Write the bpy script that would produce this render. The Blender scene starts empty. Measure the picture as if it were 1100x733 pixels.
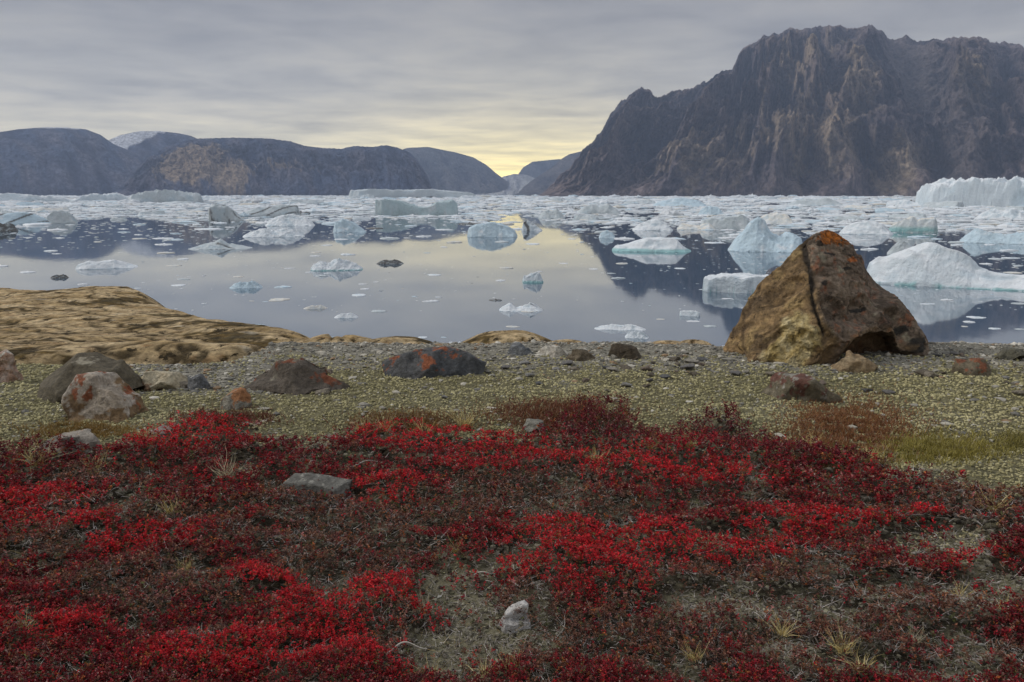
import bpy, bmesh, math, random
import numpy as np
from mathutils import Vector

# ------------------------------------------------------------------ camera, world, sun
F = 856.0                      # focal length in photo pixels (1100 wide)
HZ = 208.0                     # horizon row
PITCH = math.atan((366.5 - HZ) / F)
CZ = 12.05                     # camera height above the water
GZ = 10.38                     # level of the tundra bench
scene = bpy.context.scene
cd = bpy.data.cameras.new("camera"); cam = bpy.data.objects.new("camera", cd)
scene.collection.objects.link(cam); scene.camera = cam
cd.sensor_width = 36.0; cd.lens = 36.0 * F / 1100.0
cd.clip_start = 0.05; cd.clip_end = 60000
cam.location = (0, 0, CZ); cam.rotation_euler = (math.pi / 2 - PITCH, 0, 0)

SUN_EL, SUN_AZ = 36.0, -82.0          # azimuth clockwise from +Y (the view direction)
sd = bpy.data.lights.new("sun", 'SUN'); so = bpy.data.objects.new("sun", sd)
scene.collection.objects.link(so)
sd.energy = 1.5; sd.angle = math.radians(10); sd.color = (1.0, 0.95, 0.88)
so.rotation_euler = (math.radians(90 - SUN_EL), 0, math.radians(180 - SUN_AZ))

scene.view_settings.view_transform = 'Standard'; scene.view_settings.look = 'None'
scene.view_settings.gamma = 1.0; scene.view_settings.exposure = 0.38
scene.cycles.max_bounces = 6; scene.cycles.diffuse_bounces = 3; scene.cycles.glossy_bounces = 3
scene.cycles.transmission_bounces = 2; scene.cycles.volume_bounces = 0
scene.cycles.use_denoising = True
scene.cycles.caustics_reflective = False; scene.cycles.caustics_refractive = False


class NT:
    """tiny helper round a node tree"""
    def __init__(s, nt): s.nt = nt
    def n(s, typ, ins=None, **kw):
        nd = s.nt.nodes.new(typ)
        for k, v in kw.items(): setattr(nd, k, v)
        for k, v in (ins or {}).items():
            if isinstance(v, bpy.types.NodeSocket): s.nt.links.new(v, nd.inputs[k])
            else: nd.inputs[k].default_value = v
        return nd
    def math(s, op, a, b=0.0, c=0.0, clamp=False):
        nd = s.n('ShaderNodeMath', {0: a, 1: b, 2: c}, operation=op); nd.use_clamp = clamp
        return nd.outputs[0]
    def mix(s, f, a, b, mode='MIX'):
        nd = s.n('ShaderNodeMix', None, data_type='RGBA', blend_type=mode)
        for i, v in ((0, f), (6, a), (7, b)):
            if isinstance(v, bpy.types.NodeSocket): s.nt.links.new(v, nd.inputs[i])
            else: nd.inputs[i].default_value = v if i == 0 else (tuple(v) + (1,))[:4]
        return nd.outputs[2]
    def ramp(s, fac, pts, interp='LINEAR'):
        nd = s.n('ShaderNodeValToRGB', {0: fac}); cr = nd.color_ramp; cr.interpolation = interp
        while len(cr.elements) < len(pts): cr.elements.new(0.5)
        for e, (p, c) in zip(cr.elements, pts):
            e.position = p; e.color = (tuple(c) + (1,))[:4] if hasattr(c, '__len__') else (c, c, c, 1)
        return nd.outputs[0]


world = bpy.data.worlds.new("World"); scene.world = world; world.use_nodes = True
wt = world.node_tree; wt.nodes.clear(); W = NT(wt)
tc = W.n('ShaderNodeTexCoord').outputs['Generated']
sky = W.n('ShaderNodeTexSky', None, sky_type='NISHITA', sun_disc=False)
sky.sun_elevation = math.radians(SUN_EL); sky.sun_rotation = math.radians(SUN_AZ)
nbg = W.n('ShaderNodeBackground', {0: sky.outputs[0], 1: 0.1})
sep = W.n('ShaderNodeSeparateXYZ', {0: tc}).outputs
el = W.math('MAXIMUM', sep[2], 0.0)
# overcast deck: brighter overhead, grey low down, a pale opening along the horizon
deck = W.ramp(W.math('POWER', el, 0.6), [
    (0.00, (1.00, 0.91, 0.66)), (0.16, (1.02, 0.93, 0.67)), (0.235, (0.80, 0.73, 0.57)), (0.30, (0.52, 0.49, 0.43)),
    (0.37, (0.345, 0.332, 0.318)), (0.44, (0.288, 0.280, 0.280)), (0.56, (0.33, 0.325, 0.335)), (0.72, (0.50, 0.51, 0.535)), (1.0, (0.70, 0.715, 0.75))])
# yellow glow over the valley straight ahead
az = W.math('ARCTAN2', sep[0], sep[1])
ga = W.math('SUBTRACT', az, 0.02)
g1 = W.math('POWER', 2.718, W.math('MULTIPLY', W.math('MULTIPLY', ga, ga), -22.0))
g2 = W.math('POWER', 2.718, W.math('MULTIPLY', el, -24.0))
glow = W.math('MULTIPLY', g1, g2)
c1 = W.mix(W.math('MULTIPLY', glow, 1.1, clamp=True), deck, (2.9, 2.25, 0.62))
# cloud streaks on a flat layer
zz = W.math('ADD', el, 0.035)
cv = W.n('ShaderNodeCombineXYZ', {0: W.math('DIVIDE', sep[0], zz), 1: W.math('DIVIDE', sep[1], zz), 2: 0.0}).outputs[0]
mp = W.n('ShaderNodeMapping', {0: cv, 2: (0, 0, 0.35), 3: (0.75, 0.75, 1.0)}).outputs[0]
nz = W.n('ShaderNodeTexNoise', {'Vector': mp, 'Scale': 1.5, 'Detail': 9.0, 'Roughness': 0.60, 'Distortion': 0.25}).outputs[0]
mp2 = W.n('ShaderNodeMapping', {0: cv, 2: (0, 0, -0.2), 3: (0.42, 0.36, 1.0)}).outputs[0]
nz2 = W.n('ShaderNodeTexNoise', {'Vector': mp2, 'Scale': 0.9, 'Detail': 4.0, 'Roughness': 0.5}).outputs[0]
cl = W.math('ADD', W.math('MULTIPLY', nz, 0.55), W.math('MULTIPLY', nz2, 0.45))
clr = W.ramp(cl, [(0.34, (0.60, 0.61, 0.66)), (0.5, (0.97, 0.97, 0.98)), (0.64, (1.30, 1.27, 1.2))])
c2 = W.mix(1.0, c1, clr, 'MULTIPLY')
# low hemisphere (under the water plane) stays dull
low = W.math('LESS_THAN', sep[2], -0.002)
c3 = W.mix(low, c2, (0.15, 0.16, 0.18))
cbg = W.n('ShaderNodeBackground', {0: c3, 1: 1.0})
ms = W.n('ShaderNodeMixShader', {0: 0.93, 1: nbg.outputs[0], 2: cbg.outputs[0]})
W.n('ShaderNodeOutputWorld', {0: ms.outputs[0]})

# ------------------------------------------------------------------ helpers
rng = np.random.default_rng(7)
random.seed(7)
COL = scene.collection


def ray(px, py):
    """direction of a photo pixel (world, unnormalised)"""
    X = (np.asarray(px, float) - 550) / F; Y = (366.5 - np.asarray(py, float)) / F
    c, s = math.cos(PITCH), math.sin(PITCH)
    return X, c + s * Y, -s + c * Y      # forward = (0,c,-s), up = (0,s,c)


def at(px, py, z=GZ):
    x, y, w = ray(px, py); t = (z - CZ) / w
    return x * t, y * t


def pix(x, y, z=GZ):
    c, s = math.cos(PITCH), math.sin(PITCH); dz = z - CZ
    dep = np.maximum(y * c - dz * s, 0.05); up = y * s + dz * c
    return 550 + F * x / dep, 366.5 - F * up / dep


def depth_at(px, py, z=GZ):
    x, y = at(px, py, z)
    return float(y * math.cos(PITCH) - (z - CZ) * math.sin(PITCH))


def hash3(ix, iy, iz, seed):
    h = (ix.astype(np.int64) * 374761393 + iy.astype(np.int64) * 668265263 + iz.astype(np.int64) * 2147483647 + seed * 1274126177) & 0xffffffff
    h = ((h ^ (h >> 13)) * 1274126177) & 0xffffffff
    h = ((h ^ (h >> 16)) * 2246822519) & 0xffffffff
    return (h ^ (h >> 15)) & 0xffffffff


def vnoise(x, y, z=0.0, seed=0):
    """gradient noise, about -1..1"""
    x = np.asarray(x, float); y = np.asarray(y, float) + 0 * x; z = np.asarray(z, float) + 0 * x
    xi, yi, zi = np.floor(x), np.floor(y), np.floor(z)
    xf, yf, zf = x - xi, y - yi, z - zi
    u, v, w = [t * t * t * (t * (t * 6 - 15) + 10) for t in (xf, yf, zf)]
    out = 0
    for dx in (0, 1):
        for dy in (0, 1):
            for dz in (0, 1):
                h = hash3(xi + dx, yi + dy, zi + dz, seed)
                a = (h & 0xffff) / 65536.0 * 2 * np.pi; b = ((h >> 16) & 0xffff) / 32768.0 - 1
                r = np.sqrt(1 - b * b)
                g = r * np.cos(a) * (xf - dx) + r * np.sin(a) * (yf - dy) + b * (zf - dz)
                out = out + g * (u if dx else 1 - u) * (v if dy else 1 - v) * (w if dz else 1 - w)
    return out * 1.6


def fbm(x, y, z=0.0, oct=5, seed=0, gain=0.5, ridged=False):
    o = 0; a = 1.0; t = 0
    for i in range(oct):
        k = 2.03 ** i
        n = vnoise(np.asarray(x) * k + 13.7 * i, np.asarray(y) * k - 7.1 * i, np.asarray(z) * k + 3.3 * i, seed + i)
        if ridged: n = 1 - 2 * np.abs(n)
        o = o + a * n; t += a; a *= gain
    return o / t


def sstep(a, b, x):
    t = np.clip((x - a) / (b - a), 0, 1); return t * t * (3 - 2 * t)


def mesh_np(name, V, faces, cols=None, mat=None, smooth=False):
    """faces: (n,3) or (n,4) array; cols: (nv,3)"""
    me = bpy.data.meshes.new(name)
    V = np.ascontiguousarray(V, np.float32); faces = np.ascontiguousarray(faces, np.int32)
    k = faces.shape[1]; n = len(faces)
    me.vertices.add(len(V)); me.vertices.foreach_set('co', V.ravel())
    me.loops.add(n * k); me.loops.foreach_set('vertex_index', faces.ravel())
    me.polygons.add(n); me.polygons.foreach_set('loop_start', np.arange(n, dtype=np.int32) * k)
    me.polygons.foreach_set('use_smooth', np.full(n, smooth))
    me.update(calc_edges=True)
    if cols is not None: set_col(me, cols)
    if mat: me.materials.append(mat)
    return me


def set_col(me, cols):
    a = me.color_attributes.new('Col', 'FLOAT_COLOR', 'POINT')
    c = np.ones((len(me.vertices), 4), np.float32); c[:, :3] = np.clip(cols, 0, 1)
    a.data.foreach_set('color', c.ravel())


def link(name, me, label=None, cat=None, group=None, kind=None, loc=None, parent=None):
    o = bpy.data.objects.new(name, me); COL.objects.link(o)
    if loc is not None: o.location = loc
    if parent: o.parent = parent
    if label: o['label'] = label
    if cat: o['category'] = cat
    if group: o['group'] = group
    if kind: o['kind'] = kind
    return o


def grid_faces(nu, nv):
    i = np.arange(nu * nv).reshape(nu, nv)
    return np.stack([i[:-1, :-1], i[1:, :-1], i[1:, 1:], i[:-1, 1:]], -1).reshape(-1, 4)


def L(*c): return np.array(c, float)
def lerp(a, b, t): return a + (b - a) * np.asarray(t)[..., None]


# ------------------------------------------------------------------ materials (colour attribute + fine procedural variation)
def col_mat(name, rough=0.9, nscale=30.0, namp=0.5, bump=0.3, bscale=60.0, bdist=0.01, detail=8.0, spec=0.25, scale_vec=(1, 1, 1), sheen=0.0, trans=0.0, dark=None):
    m = bpy.data.materials.new(name); m.use_nodes = True; t = m.node_tree; t.nodes.clear(); N = NT(t)
    co = N.n('ShaderNodeTexCoord').outputs['Object']
    co = N.n('ShaderNodeMapping', {0: co, 3: scale_vec}).outputs[0]
    at_ = N.n('ShaderNodeAttribute', None, attribute_name='Col').outputs['Color']
    col = at_
    nn = None
    if namp > 0:
        nn = N.n('ShaderNodeTexNoise', {'Vector': co, 'Scale': nscale, 'Detail': detail, 'Roughness': 0.65}).outputs[0]
        v = N.ramp(nn, [(0.28, 1 - namp), (0.5, 1.0), (0.72, 1 + namp)])
        col = N.mix(1.0, col, v, 'MULTIPLY')
    if dark:      # (scale, threshold, colour): small dark flecks
        vo = N.n('ShaderNodeTexNoise', {'Vector': co, 'Scale': dark[0], 'Detail': 5.0, 'Roughness': 0.7}).outputs[0]
        col = N.mix(N.ramp(vo, [(dark[1], 0.0), (dark[1] + 0.06, 1.0)]), col, dark[2])
    b = N.n('ShaderNodeBsdfPrincipled', {'Base Color': col, 'Roughness': rough, 'Specular IOR Level': spec})
    if bump > 0:
        bn = N.n('ShaderNodeTexNoise', {'Vector': co, 'Scale': bscale, 'Detail': 8.0, 'Roughness': 0.68}).outputs[0]
        bp = N.n('ShaderNodeBump', {'Strength': bump, 'Distance': bdist, 'Height': bn})
        t.links.new(bp.outputs[0], b.inputs['Normal'])
    out = b.outputs[0]
    if trans > 0:
        tr = N.n('ShaderNodeBsdfTranslucent', {0: col})
        out = N.n('ShaderNodeMixShader', {0: trans, 1: b.outputs[0], 2: tr.outputs[0]}).outputs[0]
    N.n('ShaderNodeOutputMaterial', {0: out})
    return m


M_rock = col_mat('rock', 0.85, 26.0, 0.5, 1.0, 40.0, 0.03, spec=0.3, dark=(55.0, 0.63, (0.035, 0.033, 0.028)))
M_bed = col_mat('bedrock', 0.9, 12.0, 0.65, 1.0, 16.0, 0.09, spec=0.2, scale_vec=(0.8, 0.8, 1.6), dark=(7.0, 0.57, (0.045, 0.032, 0.014)))
M_ground = col_mat('tundra_soil', 0.95, 45.0, 0.55, 1.0, 55.0, 0.02, spec=0.1)
M_cliff = col_mat('mountain_rock', 0.95, 0.045, 0.75, 1.0, 0.02, 60.0, detail=12.0, spec=0.05)
M_leaf = col_mat('leaf', 0.55, 1, 0, 0, spec=0.3, trans=0.25)
M_twig = col_mat('dry_twig', 0.8, 1, 0, 0, spec=0.1)
M_grav = col_mat('gravel_stone', 0.85, 40.0, 0.3, 0.4, 60.0, 0.01)
M_ice = col_mat('glacier_ice', 0.5, 0.5, 0.10, 0.9, 0.8, 0.5, detail=9.0, spec=0.3)


def water_mat():
    m = bpy.data.materials.new('sea_water'); m.use_nodes = True; t = m.node_tree; t.nodes.clear(); N = NT(t)
    co = N.n('ShaderNodeTexCoord').outputs['Object']
    n1 = N.n('ShaderNodeTexNoise', {'Vector': N.n('ShaderNodeMapping', {0: co, 3: (1.0, 0.45, 1)}).outputs[0], 'Scale': 0.55, 'Detail': 4.0, 'Roughness': 0.5}).outputs[0]
    bp = N.n('ShaderNodeBump', {'Strength': 0.09, 'Distance': 0.05, 'Height': n1}).outputs[0]
    n2 = N.n('ShaderNodeTexNoise', {'Vector': N.n('ShaderNodeMapping', {0: co, 3: (0.25, 1.0, 1)}).outputs[0], 'Scale': 0.02, 'Detail': 4.0}).outputs[0]
    ro = N.ramp(n2, [(0.35, 0.02), (0.7, 0.06)])
    gl = N.n('ShaderNodeBsdfGlossy', {'Color': (0.95, 0.955, 0.96, 1), 'Roughness': ro, 'Normal': bp})
    df = N.n('ShaderNodeBsdfDiffuse', {'Color': (0.035, 0.075, 0.125, 1)})
    lw = N.n('ShaderNodeFresnel', {'IOR': 1.5}).outputs[0]
    f = N.math('ADD', N.math('MULTIPLY', lw, 0.50), 0.40, clamp=True)
    mx = N.n('ShaderNodeMixShader', {0: f, 1: df.outputs[0], 2: gl.outputs[0]})
    N.n('ShaderNodeOutputMaterial', {0: mx.outputs[0]})
    return m


# ------------------------------------------------------------------ water
WX, WY0, WY1 = 7500, -2900, 9700
me = mesh_np('fjord_water', np.array([(-WX, WY0, 0), (WX, WY0, 0), (WX, WY1, 0), (-WX, WY1, 0)]), np.array([[0, 1, 2, 3]]), None, water_mat())
link('fjord_water', me, kind='structure')


# ------------------------------------------------------------------ mountains
def massif(name, sil, D0, D1, back, seed, ncol, nrow, rough, gul, ridgej, shear, pal, gpow=0.95, tan=(), snow=None, talus=None, bench=0.0, spurs=()):
    sil = np.array(sil, float)
    x, y, w = ray(sil[:, 0], sil[:, 1]); saz = np.arctan2(x, y); sel = w / np.hypot(x, y)
    az = np.linspace(saz[0], saz[-1], ncol); el_ = np.interp(az, saz, sel)
    v = np.concatenate([np.linspace(0, 1, nrow), 1 + np.linspace(0.02, 0.6, nrow // 5)])
    A, V = np.meshgrid(az, v, indexing='ij')
    EL = np.repeat(el_[:, None], len(v), 1)
    PX = np.interp(A, saz, sil[:, 0])
    s = A * D1                                              # metres along the range
    d0 = D0 + 0.10 * (D1 - D0) * fbm(az * D1 / 400.0, 0 * az, oct=3, seed=seed + 50)
    DD = d0[:, None] + (D1 - d0[:, None]) * np.minimum(V, 1.0) + np.maximum(V - 1, 0) * back
    R = EL * D1 + CZ
    vf = np.minimum(V, 1.0)
    g = vf ** gpow
    if bench: g = g + bench * np.sin(vf * np.pi * 2) * 0.12
    Hs = float(R.max())
    env = np.sin(np.pi * np.clip(vf, 0, 1)) ** 0.7 * np.clip(R / (0.35 * Hs), 0, 1)
    shv = np.interp(PX, shear[0], shear[1]) if isinstance(shear, tuple) else shear
    q = s + shv * vf * Hs + 0.16 * Hs * fbm(s / (0.3 * Hs), vf * 3.2, oct=4, seed=seed + 61)
    n1 = fbm(q / (0.42 * Hs), vf * 1.3 + 3, oct=6, seed=seed, ridged=True)
    n2 = fbm(q / (0.12 * Hs), vf * 4.5, oct=5, seed=seed + 9, ridged=True)
    n3 = fbm(s / (0.2 * Hs), DD / (0.2 * Hs), vf * 2, oct=6, seed=seed + 20)
    n4 = fbm(s / (0.5 * Hs) + 2.0 * vf, vf * 2.2 - s / (0.9 * Hs), oct=6, seed=seed + 27, ridged=True)
    sp = 0.0 * vf
    wpx = PX + 9 * fbm(s / (0.18 * Hs), vf * 3, oct=4, seed=seed + 29)
    for (pts_, amp, wd) in spurs:
        pv = [p_[1] for p_ in pts_][::-1]; pp = [p_[0] for p_ in pts_][::-1]
        c_ = np.interp(vf, pv, pp); in_ = sstep(min(pv) - 0.12, min(pv) + 0.02, vf) * sstep(max(pv) + 0.1, max(pv) - 0.05, vf)
        sp = sp + amp * np.exp(-np.abs(wpx - c_) / wd) * in_
    tm = 0.0 * vf
    for (cx, cv_, rx, rv, k, slope) in (talus or ()):
        tm = np.maximum(tm, k * np.exp(-(((PX - cx - slope * (1 - vf)) / rx) ** 2 + ((vf - cv_) / rv) ** 2) ** 2))
    env = env * (1 - 0.75 * tm)
    rel_ = env * Hs * (gul * (n1 - 0.45) + 0.40 * gul * (n2 - 0.45) + 0.6 * gul * (n4 - 0.45) + rough * n3 + 1.3 * sp)
    Z = R * g + 0.30 * rel_                                  # relief pushes out of the slope more than up
    DD = DD - 0.95 * rel_
    Z = Z * np.where(V > 1, 1 - 0.9 * (V - 1), 1)
    jag = fbm(s / (0.07 * Hs), 0 * s, oct=6, seed=seed + 33, gain=0.62)
    Z = Z + ridgej * Hs * jag * sstep(0.75, 1.0, vf) * np.clip(R / (0.2 * Hs), 0, 1)
    Z = np.where(V <= 0, -6.0, Z)
    # nothing on the front face may rise above the sight line to the crest
    lim = (R - CZ) / D1 * DD + CZ + ridgej * Hs * jag
    Z = np.where(V < 1, np.minimum(Z, lim * (0.9 + 0.1 * vf) + 0.0), Z)
    # colours
    base, alt, tanc = pal
    m1 = sstep(-0.35, 0.45, fbm(q / (0.3 * Hs), vf * 1.2, Z / Hs * 2, oct=6, seed=seed + 71))
    C = lerp(base, alt, m1)
    st = sstep(0.25, 0.6, fbm(q / (0.16 * Hs), Z / (0.05 * Hs), vf * 2, oct=5, seed=seed + 81))
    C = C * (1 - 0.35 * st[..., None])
    # ribs painted paler, gullies darker and bluer: relief shading put into the colour
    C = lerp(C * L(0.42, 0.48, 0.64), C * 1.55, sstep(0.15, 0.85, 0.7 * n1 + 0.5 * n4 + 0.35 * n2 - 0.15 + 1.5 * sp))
    C = C * (1 + 0.75 * fbm(q / (0.035 * Hs), Z / (0.09 * Hs), oct=4, seed=seed + 77, gain=0.65))[..., None]
    wt_ = 0 * Z
    for (cx, cv_, rx, rv, k) in tan:
        e = ((PX - cx) / rx) ** 2 + ((vf - cv_) / rv) ** 2
        wt_ = np.maximum(wt_, k * np.exp(-e))
    tn = sstep(0.45, 0.85, wt_ + 0.55 * fbm(q / (0.09 * Hs), vf * 6 + 4, Z / (0.3 * Hs), oct=6, seed=seed + 91, gain=0.6) + 0.0)
    C = lerp(C, tanc, tn * 0.85)
    if talus is not None:
        for (cx, cv_, rx, rv, k, slope) in talus:
            e = ((PX - cx - slope * (1 - vf)) / rx) ** 2 + ((vf - cv_) / rv) ** 2
            C = lerp(C, L(0.135, 0.117, 0.11), k * np.exp(-e ** 2))
    if snow is not None:
        C = lerp(C, L(0.72, 0.74, 0.78), snow(PX, vf, fbm(s / (0.12 * Hs), vf * 5, oct=5, seed=seed + 95)))
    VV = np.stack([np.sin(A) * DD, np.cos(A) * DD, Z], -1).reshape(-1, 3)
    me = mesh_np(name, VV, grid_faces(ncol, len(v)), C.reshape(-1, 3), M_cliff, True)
    return link(name, me, kind='structure')


palR = (L(0.098, 0.082, 0.088), L(0.18, 0.138, 0.122), L(0.46, 0.36, 0.25))
palL = (L(0.045, 0.062, 0.105), L(0.098, 0.092, 0.112), L(0.42, 0.32, 0.22))
massif('right_mountain', [(578, 210), (583, 207), (596, 195), (611, 180), (627, 162), (637, 150), (648, 139), (657, 121), (667, 109), (675, 102), (684, 97), (689, 94), (695, 96), (702, 102), (712, 103), (722, 98), (740, 95),
                    (752, 90), (762, 86), (776, 76), (787, 72), (793, 60), (803, 49), (815, 42), (823, 37), (836, 36), (848, 31), (862, 33), (872, 29), (890, 27), (912, 30), (925, 29), (940, 28),
                    (948, 34), (955, 41), (975, 40), (992, 44), (1010, 43), (1030, 40), (1052, 40), (1068, 46), (1084, 46), (1100, 52), (1130, 60), (1200, 80), (1290, 110)],
       3300, 4700, 1500, 11, 1100, 380, 0.34, 0.42, 0.045, ([600, 780, 850, 900, 1100], [-1.1, -0.9, 0.1, 0.7, 0.5]), palR,
       gpow=0.92, tan=[(925, 0.50, 30, 0.25, 1.0), (880, 0.25, 100, 0.25, 0.9), (860, 0.62, 50, 0.25, 0.8), (1050, 0.55, 35, 0.25, 0.85), (980, 0.12, 40, 0.16, 0.95), (760, 0.2, 110, 0.25, 0.8), (700, .3, 50, .3, .6), (900, .85, 60, .15, .6)],
       spurs=[([(690, 1.0), (672, .6), (640, 0.0)], .10, 13), ([(735, 1.0), (712, .6), (668, .0)], .09, 13), ([(800, .95), (760, .55), (716, .0)], .16, 16), ([(838, 1.0), (822, .7), (790, .3), (772, 0)], .10, 13),
              ([(875, .9), (868, .5), (838, .0)], .10, 14), ([(940, 1.0), (925, .62), (905, .3), (900, 0)], .15, 15), ([(955, .75), (975, .3), (990, .0)], .08, 14), ([(1045, 1.0), (1028, .6), (1055, .2), (1060, 0)], .14, 16),
              ([(962, 1.0), (985, .6), (1025, .1)], -.16, 20), ([(770, 1), (748, .6), (700, .0)], -.09, 10), ([(900, .9), (890, .4), (868, .0)], -.08, 9), ([(1090, 1), (1080, .5), (1090, 0)], -.1, 12)],
       talus=[(968, 0.66, 32, 0.34, 0.95, 55), (1035, 0.2, 28, 0.3, 0.6, 10)])
massif('left_hill', [(-190, 172), (-120, 158), (-60, 146), (0, 142), (20, 139), (45, 137), (70, 137), (92, 139), (108, 145), (122, 155), (150, 166), (175, 182), (200, 208)],
       5500, 6600, 1200, 21, 480, 150, 0.08, 0.16, 0.003, 0.4, palL, gpow=0.62,
       snow=lambda P, v, n: sstep(0.955, 0.985, v + n * 0.012) * sstep(38, 46, P) * (1 - sstep(80, 88, P)))
massif('snow_peak', [(90, 200), (105, 160), (118, 150), (130, 145), (150, 141), (172, 141), (190, 143), (205, 146), (216, 151), (235, 165), (260, 205)],
       6200, 6900, 900, 31, 220, 100, 0.03, 0.04, 0.004, 0.4, palL, gpow=0.8,
       snow=lambda P, v, n: np.maximum(sstep(180, 172, P + (1 - v) * 120 + n * 10), sstep(0.25, 0.4, n) * sstep(198, 201, P) * sstep(206, 203, P)))
massif('middle_hill', [(120, 209), (140, 190), (158, 168), (178, 158), (195, 152), (215, 149), (250, 148), (290, 149), (312, 152), (328, 157), (345, 159), (366, 160), (380, 157), (400, 158), (415, 156),
                    (428, 159), (440, 164), (450, 174), (458, 187), (466, 205), (469, 210)],
       4400, 5400, 1500, 41, 800, 200, 0.12, 0.32, 0.018, 0.35, palL, gpow=0.66,
       tan=[(205, 0.42, 46, 0.40, 1.35), (245, 0.2, 30, 0.3, 1.1), (300, 0.35, 60, 0.25, 0.6), (420, .5, 40, .3, .35)])
massif('valley_hill', [(380, 207), (405, 175), (425, 163), (438, 159), (460, 158), (470, 160), (490, 164), (508, 169), (522, 177), (534, 187), (546, 196), (556, 206), (560, 209)],
       7000, 7900, 1200, 51, 320, 110, 0.06, 0.12, 0.004, 0.5, (L(0.06, 0.065, 0.07), L(0.09, 0.085, 0.085), L(0.16, 0.14, 0.12)), gpow=0.8)
massif('far_hill', [(545, 206), (556, 188), (562, 180), (572, 174), (590, 172), (602, 171), (612, 176), (640, 204)],
       8500, 9100, 450, 61, 140, 60, 0.03, 0.04, 0.004, 0.3, (L(0.05, 0.06, 0.07), L(0.07, 0.075, 0.08), L(0.1, 0.1, 0.1)))
massif('pass_hill', [(550, 210), (560, 203), (570, 195), (582, 187), (594, 179), (603, 171), (611, 166), (627, 162), (650, 160), (700, 180)],
       6300, 7300, 900, 71, 260, 90, 0.06, 0.12, 0.005, 0.5, (L(0.07, 0.065, 0.065), L(0.10, 0.09, 0.085), L(0.16, 0.14, 0.12)))
# the glacier tongue coming down the valley
massif('glacier', [(505, 207), (530, 197), (540, 190), (552, 187), (566, 188), (580, 194), (600, 207)],
       6600, 8600, 600, 81, 160, 60, 0.01, 0.012, 0.003, 0.0, (L(0.24, 0.25, 0.25), L(0.38, 0.38, 0.37), L(0.3, 0.3, 0.3)), gpow=1.2)

# ------------------------------------------------------------------ the shore bench


def mound(x, y, cx, cy, rx, ry, h, rot=0.0, p=2.0):
    c, s = math.cos(rot), math.sin(rot); u = ((x - cx) * c + (y - cy) * s) / rx; w = (-(x - cx) * s + (y - cy) * c) / ry
    return h * np.exp(-(u * u + w * w) ** (p / 2))


def ground_h(x, y):
    edge = 8.6 + 0.35 * fbm(x / 1.7, 0 * x, oct=3, seed=3) + np.clip(-x - 3, 0, 30) * 0.55 + np.clip(x - 6, 0, 30) * 0.2
    z = GZ + 0.045 * fbm(x / 1.1, y / 1.1, oct=4, seed=1) * sstep(9.0, 6.5, y) + 0.03 * fbm(x / 0.35, y / 0.35, oct=4, seed=2) + 0.018 * fbm(x / 0.09, y / 0.09, oct=3, seed=4)
    z = z + 0.06 * fbm(x / 2.4, y / 1.2, oct=2, seed=8) * sstep(6.6, 5.2, y)
    z = z + 0.022 * sstep(7.0, 8.2, y)
    z = z - 0.45 * sstep(-2.6, -3.4, x) * sstep(7.6, 8.6, y)
    over = np.maximum(y - edge, 0)
    z = z - over * (0.10 + 0.52 * sstep(0, 2.5, over)) - 0.25 * fbm(x / 1.5, y / 1.5, oct=4, seed=5) * sstep(0.3, 3, over)
    z = z + 0.5 * fbm(x / 9.0, y / 9.0, oct=3, seed=6) * sstep(8, 25, np.hypot(x, y - 3)) * sstep(2, -3, over)
    return np.maximum(z, -1.6)


# outline of the red shrubs on the bench, in ground coordinates read as photo columns/rows
TOPX = [-200, 0, 60, 110, 150, 200, 250, 300, 335, 380, 450, 520, 570, 600, 620, 670, 690, 720, 760, 790, 805, 870, 940, 1000, 1100, 1300]
TOPY = [500, 492, 488, 489, 478, 464, 462, 470, 477, 462, 458, 470, 468, 458, 444, 444, 466, 470, 456, 454, 474, 490, 503, 514, 536, 575]


def blob(px, py, lst, n=0.0):
    o = np.full(np.shape(px), -9.0)
    for (cx, cy, rx, ry, k) in lst:
        o = np.maximum(o, k * (1.3 - np.hypot((px - cx) / rx, (py - cy) / ry)))
    return o + n


BARE = [(980, 640, 120, 14, .8), (900, 665, 70, 12, .8), (830, 700, 60, 10, .8), (1000, 720, 80, 12, .8), (700, 665, 30, 8, .6), (490, 645, 48, 30, 1), (500, 700, 70, 34, 1), (560, 612, 34, 10, .8), (765, 585, 40, 12, 1), (1020, 588, 80, 16, 1), (1060, 640, 70, 26, .9), (1030, 695, 60, 20, .8),
        (760, 655, 60, 12, .8), (860, 660, 50, 14, .8), (640, 712, 40, 14, .7), (320, 475, 55, 11, .9), (380, 490, 25, 5, .7), (262, 508, 24, 9, .9), (300, 575, 30, 8, .5), (290, 655, 24, 8, .7), (20, 610, 20, 9, .6), (130, 545, 20, 7, .5),
        (345, 645, 30, 12, .6), (660, 500, 20, 5, .6), (1000, 512, 70, 11, 1.0), (900, 715, 60, 12, .7)]
BROWN = [(1050, 545, 90, 22, 1.1), (860, 680, 230, 60, 1.1), (1060, 570, 60, 20, .8), (520, 690, 120, 50, .8), (130, 560, 120, 14, .7), (40, 600, 60, 20, .8), (350, 610, 90, 40, 1), (640, 560, 90, 20, .9), (750, 640, 60, 20, .8), (330, 580, 115, 45, 1), (170, 645, 110, 36, 1), (110, 520, 70, 14, .8), (590, 540, 110, 30, 1), (480, 555, 90, 25, .9), (900, 690, 130, 35, 1), (660, 690, 90, 25, .8), (420, 590, 40, 28, .8),
         (560, 690, 40, 20, .6), (800, 540, 60, 14, .6), (960, 560, 60, 12, .7), (880, 640, 60, 30, .8), (210, 700, 60, 16, .6), (690, 645, 50, 18, .5), (920, 600, 50, 14, .4)]
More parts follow.
